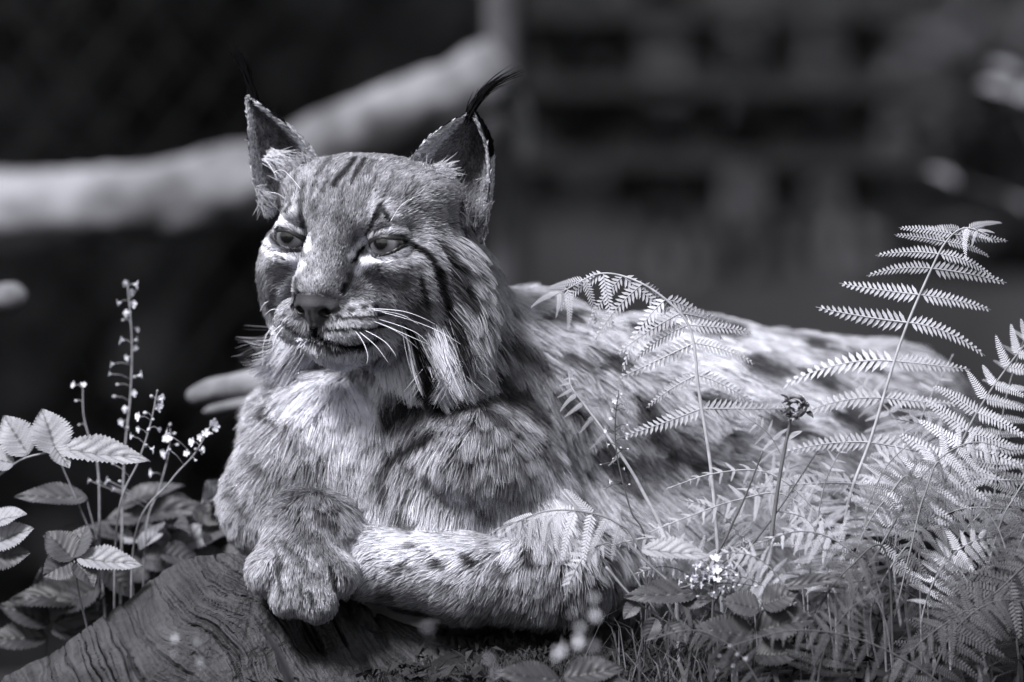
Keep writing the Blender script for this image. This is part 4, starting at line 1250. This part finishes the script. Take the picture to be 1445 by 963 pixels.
frond('fern frond leaning over the small white blooms', [(1000,870,-150),(980,820,-152),(940,800,-154),(890,812,-156)], 15, .12, 48, PB, STEMG, normal=(0, -.85, .5), droop=.25, stemr=1.7, seed=43)
frond('fern frond filling the gap right of the long dark twig', [(1170,860,-140),(1165,790,-142),(1140,735,-144),(1090,720,-146)], 15, .12, 56, PB, STEMG, normal=(0, -.85, .5), droop=.25, stemr=1.7, seed=44)
frond('low pale fern frond under the level frond', [(1120,880,-170),(1080,830,-172),(1030,812,-174),(960,830,-176)], 15, .12, 50, PFB, STEMG, normal=(0, -.85, .5), droop=.25, stemr=1.7, seed=45)
frond('fern frond reaching right beneath the bowing frond', [(1300,880,-150),(1330,800,-152),(1385,760,-154),(1450,770,-156)], 15, .12, 66, PFB, STEMG, normal=(0, -.85, .5), droop=.25, stemr=1.7, seed=46)
frond('lacy fern frond above the lower right corner', [(1390,940,-190),(1380,860,-192),(1350,800,-194),(1300,780,-196)], 15, .12, 66, PFM, STEMG, normal=(0, -.85, .5), droop=.25, stemr=1.7, seed=47)
frond('fern frond hanging before the lynx rump', [(1380,780,-20),(1360,680,-20),(1320,610,-22),(1260,590,-24)], 15, .12, 72, PFB, STEMG, normal=(0, -.85, .5), droop=.25, stemr=1.7, seed=48)
frond('short lacy frond between the two drooping edge fronds', [(1430,860,-170),(1425,800,-172),(1405,740,-174),(1370,705,-176)], 15, .12, 56, PFM, STEMG, normal=(0, -.85, .5), droop=.25, stemr=1.7, seed=49)
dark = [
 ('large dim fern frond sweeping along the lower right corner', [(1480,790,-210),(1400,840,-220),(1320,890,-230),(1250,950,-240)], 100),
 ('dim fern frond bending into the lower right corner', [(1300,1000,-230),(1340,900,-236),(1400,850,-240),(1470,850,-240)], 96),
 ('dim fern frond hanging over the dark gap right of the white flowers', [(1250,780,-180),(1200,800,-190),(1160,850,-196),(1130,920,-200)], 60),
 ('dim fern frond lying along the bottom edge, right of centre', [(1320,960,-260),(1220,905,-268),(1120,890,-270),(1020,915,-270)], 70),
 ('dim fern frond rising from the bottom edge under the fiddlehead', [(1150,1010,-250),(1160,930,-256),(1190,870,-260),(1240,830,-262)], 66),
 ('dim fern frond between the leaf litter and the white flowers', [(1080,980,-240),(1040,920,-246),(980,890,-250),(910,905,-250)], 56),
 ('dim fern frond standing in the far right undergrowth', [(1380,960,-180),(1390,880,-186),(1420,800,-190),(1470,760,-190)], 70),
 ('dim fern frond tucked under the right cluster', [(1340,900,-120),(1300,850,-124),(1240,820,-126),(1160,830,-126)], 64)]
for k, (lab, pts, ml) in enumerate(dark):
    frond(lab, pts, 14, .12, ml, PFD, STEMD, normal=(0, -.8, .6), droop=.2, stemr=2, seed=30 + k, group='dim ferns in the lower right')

# ---- broad leaves
def leaf_mesh(seed, teeth=9, wid=.34, fold=.10, bend=.12, wave=.02):
    r = np.random.default_rng(seed)
    nx, ny = 64, 17
    V = []; vein = []
    for i in range(nx):
        x = i / (nx - 1)
        w = wid * (math.sin(math.pi * x ** .75) ** .85) * (1 - .25 * x) + .002
        tooth = 1 + .24 * ((x * teeth * 2) % 1 - .5) * (1 if .06 < x < .98 else 0)
        for j in range(ny):
            v = -1 + 2 * j / (ny - 1)
            y = v * w * (tooth if abs(v) > .8 else 1)
            xx = x + abs(v) * .05 * math.sin(math.pi * x)
            side = ((x - abs(v) * .22) * 6.5) % 1
            sv = max(0, 1 - abs(side - .5) / .10) * (abs(v) < .93)
            mv = max(0, 1 - abs(v) / .10)
            ve = max(sv * .8, mv)
            z = fold * abs(v) * w / wid - bend * x * x + .012 * math.sin(side * 2 * math.pi) * (1 - abs(v)) - .014 * ve + wave * math.sin(9 * x + 3 * v + seed)
            V.append((xx, y, z)); vein.append(ve)
    F = [[i * ny + j, (i + 1) * ny + j, (i + 1) * ny + j + 1, i * ny + j + 1] for i in range(nx - 1) for j in range(ny - 1)]
    return mesh('leaf', V, F, True, {'vein': vein})
LM = [leaf_mesh(1, 10, .30), leaf_mesh(2, 9, .38, .14, .18), leaf_mesh(3, 11, .25, .08, .22, .03), leaf_mesh(4, 8, .42, .16, .1, .03)]
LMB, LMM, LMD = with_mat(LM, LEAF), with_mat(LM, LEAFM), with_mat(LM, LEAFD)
def put_leaf(parent, base, tip, wpx, meshes, k, normal=(0, -.75, .65), seed=0):
    a = np.array(W(*base)); b = np.array(W(*tip)); v = b - a; L = np.linalg.norm(v); v = v / L
    z = np.array(normal, float); z = z - v * z.dot(v); z /= np.linalg.norm(z); y = np.cross(z, v)
    ws = wpx * U / (2 * [.26, .33, .22, .36][k])
    M = Matrix(((v[0], y[0], z[0], 0), (v[1], y[1], z[1], 0), (v[2], y[2], z[2], 0), (0, 0, 0, 1)))
    return link('leaf', meshes[k], None, parent, Matrix.Translation(Vector(a)) @ M @ Matrix.Diagonal((L, ws, L * .8, 1)))
def stem_part(parent, pts, r, mat, name='stem', n=24):
    P = curve_px(pts, n); V, F = tube(P, np.linspace(r, r * .5, n) * U, 6)
    return link(name, mesh(name, V, F), mat, parent)
def plant(name, label, cat, base, stems, leaves, stemmat, group=None):
    e = empty(name, W(*base)); tag(e, label, cat, group)
    for k_, (pts, r) in enumerate(stems): stem_part(e, grounded(pts, 4, 6)[0] if k_ == 0 else pts, r, stemmat)
    for (b, t, w, ms, k, nrm) in leaves: put_leaf(e, b, t, w, ms, k, nrm)
    return e
N1 = (.1, -.8, .6); N2 = (-.2, -.6, .8); N3 = (.3, -.85, .4)
G1 = 'broad leaved plants left of the lynx'
plant('leafy_plant', 'bright broad leaved sprig at the left edge, level with the lynx chest', 'plant', (-30, 900, 40),
      [([(-40,900,40),(-30,720,20),(20,655,0),(80,636,-10)], 3), ([(20,655,0),(38,642,-4)], 2)],
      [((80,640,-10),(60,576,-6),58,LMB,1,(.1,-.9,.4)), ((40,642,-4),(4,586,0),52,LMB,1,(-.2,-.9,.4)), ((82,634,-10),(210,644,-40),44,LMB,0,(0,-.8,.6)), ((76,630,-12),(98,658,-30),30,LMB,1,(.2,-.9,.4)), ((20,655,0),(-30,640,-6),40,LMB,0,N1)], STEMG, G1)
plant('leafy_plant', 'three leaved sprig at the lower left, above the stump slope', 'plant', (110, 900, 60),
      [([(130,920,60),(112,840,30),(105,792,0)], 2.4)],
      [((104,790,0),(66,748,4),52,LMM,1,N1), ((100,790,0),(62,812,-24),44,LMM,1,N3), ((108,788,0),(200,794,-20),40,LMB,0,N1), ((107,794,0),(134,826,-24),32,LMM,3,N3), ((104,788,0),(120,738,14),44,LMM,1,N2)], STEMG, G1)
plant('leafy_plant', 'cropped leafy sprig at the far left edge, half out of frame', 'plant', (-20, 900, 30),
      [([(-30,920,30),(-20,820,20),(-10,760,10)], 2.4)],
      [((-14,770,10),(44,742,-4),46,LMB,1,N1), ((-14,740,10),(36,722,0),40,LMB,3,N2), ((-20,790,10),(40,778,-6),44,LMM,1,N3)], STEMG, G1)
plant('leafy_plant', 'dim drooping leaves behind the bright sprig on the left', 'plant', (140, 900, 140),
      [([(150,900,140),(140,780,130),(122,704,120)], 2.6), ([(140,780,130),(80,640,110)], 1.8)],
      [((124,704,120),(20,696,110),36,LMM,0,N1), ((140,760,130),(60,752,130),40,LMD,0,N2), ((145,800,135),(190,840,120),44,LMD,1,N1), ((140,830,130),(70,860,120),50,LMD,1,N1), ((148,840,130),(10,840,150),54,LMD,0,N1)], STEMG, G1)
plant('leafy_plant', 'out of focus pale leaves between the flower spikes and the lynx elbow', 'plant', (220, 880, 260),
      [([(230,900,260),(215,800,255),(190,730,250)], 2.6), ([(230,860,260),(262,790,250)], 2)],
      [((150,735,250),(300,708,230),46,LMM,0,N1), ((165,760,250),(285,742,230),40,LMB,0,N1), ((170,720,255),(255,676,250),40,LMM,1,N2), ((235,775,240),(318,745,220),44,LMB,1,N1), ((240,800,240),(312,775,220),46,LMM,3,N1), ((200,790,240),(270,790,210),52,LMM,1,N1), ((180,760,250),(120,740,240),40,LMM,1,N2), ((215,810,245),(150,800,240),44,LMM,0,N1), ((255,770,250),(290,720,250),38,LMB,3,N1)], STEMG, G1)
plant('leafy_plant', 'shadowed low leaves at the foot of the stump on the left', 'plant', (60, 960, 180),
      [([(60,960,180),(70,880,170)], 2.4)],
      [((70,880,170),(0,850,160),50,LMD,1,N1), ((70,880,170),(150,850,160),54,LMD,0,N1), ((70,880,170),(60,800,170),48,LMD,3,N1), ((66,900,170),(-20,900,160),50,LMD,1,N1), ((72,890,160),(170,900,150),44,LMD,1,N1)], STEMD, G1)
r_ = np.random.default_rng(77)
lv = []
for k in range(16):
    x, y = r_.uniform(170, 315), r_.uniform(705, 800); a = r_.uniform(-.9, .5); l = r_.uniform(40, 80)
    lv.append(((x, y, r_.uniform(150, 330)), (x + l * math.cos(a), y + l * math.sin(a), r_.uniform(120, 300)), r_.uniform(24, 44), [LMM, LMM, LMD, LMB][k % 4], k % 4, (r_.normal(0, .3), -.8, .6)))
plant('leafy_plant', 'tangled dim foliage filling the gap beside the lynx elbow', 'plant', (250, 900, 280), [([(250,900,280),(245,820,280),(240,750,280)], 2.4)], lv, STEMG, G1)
G2 = 'low leafy plants under the ferns'
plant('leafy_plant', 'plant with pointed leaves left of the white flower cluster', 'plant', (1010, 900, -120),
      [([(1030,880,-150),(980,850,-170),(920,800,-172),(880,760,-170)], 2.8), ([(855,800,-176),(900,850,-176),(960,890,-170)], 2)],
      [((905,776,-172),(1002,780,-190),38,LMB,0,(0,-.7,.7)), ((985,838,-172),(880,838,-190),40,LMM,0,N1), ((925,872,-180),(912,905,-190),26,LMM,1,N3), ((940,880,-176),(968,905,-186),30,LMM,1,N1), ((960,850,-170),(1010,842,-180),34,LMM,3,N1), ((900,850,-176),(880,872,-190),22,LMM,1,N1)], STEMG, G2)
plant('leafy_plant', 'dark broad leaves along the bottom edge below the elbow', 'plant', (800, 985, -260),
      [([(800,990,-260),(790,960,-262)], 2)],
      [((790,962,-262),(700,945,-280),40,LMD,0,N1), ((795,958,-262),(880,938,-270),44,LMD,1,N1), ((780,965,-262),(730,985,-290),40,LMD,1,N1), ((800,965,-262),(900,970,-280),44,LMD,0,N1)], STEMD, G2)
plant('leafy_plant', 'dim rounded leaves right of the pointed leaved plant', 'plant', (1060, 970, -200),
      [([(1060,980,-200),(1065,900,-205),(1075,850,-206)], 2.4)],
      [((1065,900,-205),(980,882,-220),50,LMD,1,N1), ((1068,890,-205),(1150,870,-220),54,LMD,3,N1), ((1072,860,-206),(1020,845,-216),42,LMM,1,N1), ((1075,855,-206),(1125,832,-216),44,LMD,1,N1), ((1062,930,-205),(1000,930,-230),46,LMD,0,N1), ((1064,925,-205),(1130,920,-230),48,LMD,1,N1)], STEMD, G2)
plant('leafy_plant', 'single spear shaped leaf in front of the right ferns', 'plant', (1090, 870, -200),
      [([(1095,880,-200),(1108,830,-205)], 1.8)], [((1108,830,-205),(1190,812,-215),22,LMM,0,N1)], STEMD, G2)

# ---- flower spikes
def flower_mesh(seed):
    r = np.random.default_rng(seed); V = []; F = []
    for k in range(5):
        a = 2 * math.pi * k / 5 + r.normal(0, .15)
        d = np.array([math.cos(a), math.sin(a), 0]); p = np.array([-d[1], d[0], 0]); l = r.uniform(.8, 1.1)
        o = len(V)
        for (u, w_, z) in ((.08, .05, 0), (.45, .30, .18), (.85, .34, .30), (1.0, .0, .28), (.85, -.34, .30), (.45, -.30, .18), (.08, -.05, 0), (.5, 0, .10)):
            V.append(d * u * l + p * w_ * l + np.array([0, 0, z]))
        for q in range(7): F.append([o + q, o + (q + 1) % 7, o + 7])
    v, f = tube([(0, 0, -.5), (0, 0, -.25), (0, 0, .05), (0, 0, .2)], [.1, .24, .2, .05], 6); o = len(V)
    V += list(v); F += [[i + o for i in q] for q in f]
    return mesh('flower', V, F)
def bud_mesh(seed):
    r = np.random.default_rng(seed)
    v, f = tube([(0, 0, -.7), (0, 0, -.4), (0, 0, .1), (0, 0, .6), (0, 0, .85)], [.12, .42, .55, .4, .08], 8)
    return mesh('bud', v, f)
FLW = with_mat([flower_mesh(k) for k in range(4)], PETAL)
BUD = with_mat([bud_mesh(1)], mat_leaf('bud_green', .5, trans=.2, var=.3))
def spike(label, pts, items, stemr, stemmat, size=5.0, seed=0, group='small white flower spikes', budfrac=.35, extra=()):
    r = np.random.default_rng(200 + seed)
    pts, _ = grounded(pts, -4, 6)
    e = empty('flower_spike', W(*pts[0])); tag(e, label, 'flower', group)
    P = curve_px(pts, 40); V, F = tube(P, np.linspace(stemr, stemr * .45, 40) * U, 6)
    link('stem', mesh('stem', V, F), stemmat, e)
    for st in extra: stem_part(e, st[0], st[1], stemmat, 'side_stem', 12)
    for (x, y) in items:
        pp = proj(P); i = int(np.argmin(((pp - (x, y)) ** 2).sum(1)))
        dref = P[i, 1] / U
        q = np.array(W(x, y, dref + r.normal(0, 5)))
        V, F = tube([P[i] - np.array([0, 0, 3 * U]), (P[i] + q) / 2 + np.array([0, 0, 1.5 * U]), q], np.array([.7, .5, .6]) * U, 4)
        b = r.random() < budfrac
        s = size * U * r.uniform(.75, 1.25) * (.6 if b else 1)
        ax = Vector((x - pp[i, 0] + r.normal(0, 2), -4 + r.normal(0, 4), -(y - pp[i, 1]) * .4 + r.normal(0, 2))).normalized()
        M = Matrix.Translation(Vector(q)) @ ax.to_track_quat('Z', 'Y').to_matrix().to_4x4() @ Matrix.Scale(s, 4)
        fl = link('bud' if b else 'flower', (BUD if b else FLW)[int(r.integers(0, 1 if b else 4))], None, e, M)
        link('stalk', mesh('stalk', V, F), stemmat, e)
    return e
spike('tallest pale flower spike on the left, standing against the dark background', [(172,760,180),(176,640,185),(184,560,190),(186,480,195),(180,402,200)],
      [(178,400),(192,402),(186,412),(184,420),(168,428),(188,430),(180,442),(174,452),(193,465),(172,480),(192,480),(190,492),(180,505),(158,514),(155,528),(190,532),(198,530),(166,543),(188,556),(162,560),(178,577),(172,596),(180,604)], 2.2, STEMG, 6.6, 1)
spike('short blurred flower spike left of the tallest one', [(140,690,160),(126,620,160),(118,585,160),(117,545,160)], [(104,544),(108,566),(118,543),(112,600)], 2.2, STEMG, 5, 2)
spike('leaning flower spike between the tallest spike and the cut branch', [(165,740,90),(196,650,85),(212,600,80),(222,552,80)], [(222,552),(226,562),(214,560),(226,572),(205,583),(222,577),(196,588),(228,564),(216,592),(210,606),(224,606),(196,606),(186,616),(182,640),(206,628),(215,634),(170,680),(160,655)], 2.0, STEMG, 6.6, 3)
spike('rightmost flower spike on the left, leaning towards the lynx', [(190,760,80),(240,680,75),(275,640,70),(300,596,68)], [(300,596),(304,602),(294,606),(290,612),(283,618),(272,624),(276,634),(284,636),(276,650),(298,612),(264,640),(238,634),(236,612)], 2.0, STEMG, 6.6, 4)
spike('low flower stalk with tiny blooms behind the leaning spikes', [(205,760,160),(225,690,160),(238,640,160),(240,605,160)], [(240,600),(246,612),(236,620),(250,628),(232,640),(214,668),(160,690),(152,678),(126,678),(140,680)], 2.0, STEMG, 6.6, 5)
spike('dark thin stalk with tiny white blooms before the lynx ribs', [(912,775,-130),(890,720,-130),(872,650,-130),(868,600,-130),(873,552,-130)], [(873,556),(868,566),(880,572),(864,578),(884,580),(862,590),(886,600),(878,606),(855,608),(872,614),(884,620),(876,632),(858,628),(886,634),(866,648),(848,656),(880,662),(862,680),(888,684),(854,690)], 1.7, STEMD, 4.6, 6)
cl = []
r_ = np.random.default_rng(5)
for k in range(46): cl.append((1008 + r_.normal(0, 24), 818 + r_.normal(0, 15)))
spike('dense cluster of small white blooms at the foot of the fiddlehead', [(1004,905,-190),(1006,850,-192),(1010,815,-192)], cl, 2.6, STEMD, 6.5, 7, budfrac=.15)
spike('out of focus white blooms before the lynx elbow', [(790,990,-1080),(818,920,-1085),(832,880,-1090),(836,842,-1090)], [(837,842),(808,866),(838,869),(820,886),(796,918),(836,912),(788,922),(818,905),(845,935)], 2.0, STEMD, 6.8, 8, budfrac=.0)
spike('single out of focus bloom under the lynx forearm', [(600,1010,-1120),(608,940,-1120),(604,886,-1120)], [(604,885),(700,950),(690,930)], 1.6, STEMD, 7.5, 9, budfrac=0)
spike('small out of focus blooms in front of the stump', [(300,1000,-800),(272,950,-800),(262,915,-800),(256,895,-800)], [(248,900),(276,906),(246,922),(280,932),(284,940),(278,956),(262,915)], 1.6, STEMD, 5, 10, budfrac=.2)
spike('tiny blooms scattered low at the bottom right', [(1000,990,-420),(1010,950,-425),(1030,915,-425)], [(1030,912),(1016,926),(1040,924),(1020,936),(1034,940),(1052,930),(1012,948)], 1.4, STEMD, 4.6, 11)

# ---- twigs, fiddlehead, grass blade
def twig(label, pts, r, sides=(), mat=STEMD):
    pts, _ = grounded(pts, -6, 6)
    e = empty('twig', W(*pts[0])); tag(e, label, 'twig', 'thin dark twigs')
    stem_part(e, pts, r, mat, 'shoot', 30)
    for s in sides: stem_part(e, s, r * .6, mat, 'side_shoot', 10)
twig('short dark twig leaning right beside the white flower cluster', [(1006,812,-140),(1028,752,-140),(1052,700,-140),(1077,636,-140)], 2.4, [[(1012,800,-140),(1040,780,-142),(1058,765,-142)]])
twig('long dark twig crossing the fiddlehead stem', [(985,900,-150),(1040,800,-150),(1100,718,-150),(1154,636,-150)], 2.0, [[(1150,642,-150),(1166,640,-150)]])
fh = empty('fiddlehead', W(1088, 800, -150)); tag(fh, 'dark curled fern fiddlehead on a bare stalk before the lynx flank', 'fern')
stem_part(fh, [(1070,890,-146),(1082,810,-150),(1096,700,-150),(1108,630,-150),(1116,592,-150)], 4.2, mat_plain('fiddle_stem', .10, rough=.6), 'stalk', 30)
sp_ = []
for k in range(50):
    a = k / 49 * 3.6 * math.pi; rr_ = 17 * (1 - k / 49 * .8)
    sp_.append((1122 + math.cos(-a + math.pi * .75) * rr_, 575 - math.sin(-a + math.pi * .75) * rr_, -150 + 8 * math.sin(k)))
stem_part(fh, sp_, 3.8, STEMG, 'coil', 120)
for k in range(26):
    a = random.uniform(0, 6.28); q = random.uniform(10, 20)
    x, y = 1122 + math.cos(a) * q, 575 + math.sin(a) * q
    put_leaf(fh, (x, y, -152 + random.uniform(-8, 8)), (x + random.uniform(-10, 10), y + random.uniform(-10, 10), -165), 6, LMM, k % 4).name = 'scale'
put_leaf(fh, (1112, 620, -150), (1132, 607, -156), 8, LMB, 0).name = 'scale'
gb = leaf_mesh(9, 40, .05, .3, .05); gb.materials.append(LEAFM)
a = np.array(W(412, 985, -420)); b_ = np.array(W(376, 890, -430)); v = (b_ - a); L = np.linalg.norm(v); v /= L
z = np.array((.3, -1, .2)); z = z - v * z.dot(v); z /= np.linalg.norm(z); y = np.cross(z, v)
tag(link('grass_blade', gb, None, None, Matrix.Translation(Vector(a)) @ Matrix(((v[0], y[0], z[0], 0), (v[1], y[1], z[1], 0), (v[2], y[2], z[2], 0), (0, 0, 0, 1))) @ Matrix.Diagonal((L, L * .8, L, 1))), 'single dim grass blade in front of the stump', 'grass')

# ---- pale out of focus leaves high on the right
sh = empty('background_shrub', W(1500, 500, 3600)); tag(sh, 'pale out of focus leaves of a shrub at the upper right', 'shrub')
stem_part(sh, [(1560,640,3600),(1500,300,3600),(1420,110,3600)], 5, STEMD, 'stem')
stem_part(sh, [(1500,300,3600),(1400,270,3620),(1326,246,3640)], 3, STEMD, 'stem')
for (bx, by, tx, ty, w_) in ((1450,140,1385,112,60), (1440,110,1400,86,40), (1470,130,1420,140,50), (1350,262,1312,236,34), (1450,300,1428,276,26)):
    put_leaf(sh, (bx, by, 3600), (tx, ty, 3580), w_, LMB, 1, (0, -.5, .85))

# ---- litter, moss and dry grass
def litter():
    r = np.random.default_rng(9); V = []; F = []
    n = 1300
    for i in range(n):
        px = r.uniform(560, 1500) if i % 4 else r.uniform(-60, 620); d = r.uniform(-420, 300)
        s = 1 + d * U / D; x = (px - 722.5) * s * U; y = d * U
        z = 0.0
        a = r.uniform(0, 6.28); l = r.uniform(.004, .012); w = l * r.uniform(.2, .5)
        dx, dy = math.cos(a), math.sin(a); o = len(V); t1, t2 = r.normal(0, .006, 2)
        V += [(x - dx * l, y - dy * l, z + t1), (x - dy * w, y + dx * w, z + .004), (x + dx * l, y + dy * l, z + t2), (x + dy * w, y - dx * w, z + .006)]
        F.append([o, o + 1, o + 2, o + 3])
    V = np.array(V); C = V.reshape(-1, 4, 3).mean(1); V[:, 2] += np.repeat(ground_z(C[:, 0], C[:, 1]) + .004, 4)
    return mesh('leaf_litter', V, F, False)
tag(link('leaf_litter', litter(), mat_noise('litter', .006, .028, scale=90, rough=.8, bump=0)), 'dry leaf litter strewn over the dark soil', 'leaf litter', kind='stuff')
def blades(n, area, lmin, lmax, wid, seed):
    r = np.random.default_rng(seed); V = []; F = []; B = []
    for i in range(n):
        x, y = area(r); z = 0.0; B.append((x, y))
        a = r.uniform(0, 6.28); l = r.uniform(lmin, lmax); bx, by = r.normal(0, .6, 2) * l
        w = wid * r.uniform(.6, 1.3); dx, dy = math.cos(a) * w, math.sin(a) * w; o = len(V)
        V += [(x - dx, y - dy, z), (x + dx, y + dy, z), (x + bx * .45 + dx * .7, y + by * .45 + dy * .7, z + l * .7), (x + bx * .45 - dx * .7, y + by * .45 - dy * .7, z + l * .7), (x + bx, y + by, z + l * .9)]
        F += [[o, o + 1, o + 2, o + 3], [o + 3, o + 2, o + 4]]
    V = np.array(V); B = np.array(B); V[:, 2] += np.repeat(ground_z(B[:, 0], B[:, 1]) - .002, 5)
    return mesh('blades', V, F, False)
def area_moss(r):
    while True:
        px, d = r.uniform(380, 900), r.uniform(-420, 20)
        if vnoise(np.array([[px / 60, d / 60, 3.0]]))[0] > .42: break
    s = 1 + d * U / D; return (px - 722.5) * s * U, d * U
tag(link('moss', blades(9000, area_moss, .004, .011, .0008, 3), mat_noise('moss_green', .012, .05, scale=60, rough=.9, bump=0)), 'patchy moss cushions on the soil below the forearm', 'moss', kind='stuff')
def area_dry(r):
    px, d = r.normal(950, 50), r.uniform(-240, 40)
    s = 1 + d * U / D; return (px - 722.5) * s * U, d * U
tag(link('dry_grass', blades(220, area_dry, .02, .06, .0007, 4), mat_noise('dry_stalks', .03, .12, scale=60, rough=.8, bump=0)), 'tangled thin dry grass below the elbow', 'dry grass', kind='stuff')
def area_low(r):
    px, d = r.uniform(900, 1500), r.uniform(-380, 250)
    s = 1 + d * U / D; return (px - 722.5) * s * U, d * U
tag(link('undergrowth', blades(200, area_low, .015, .05, .0022, 5), LEAFD), 'dark low undergrowth beneath the ferns', 'undergrowth', kind='stuff')
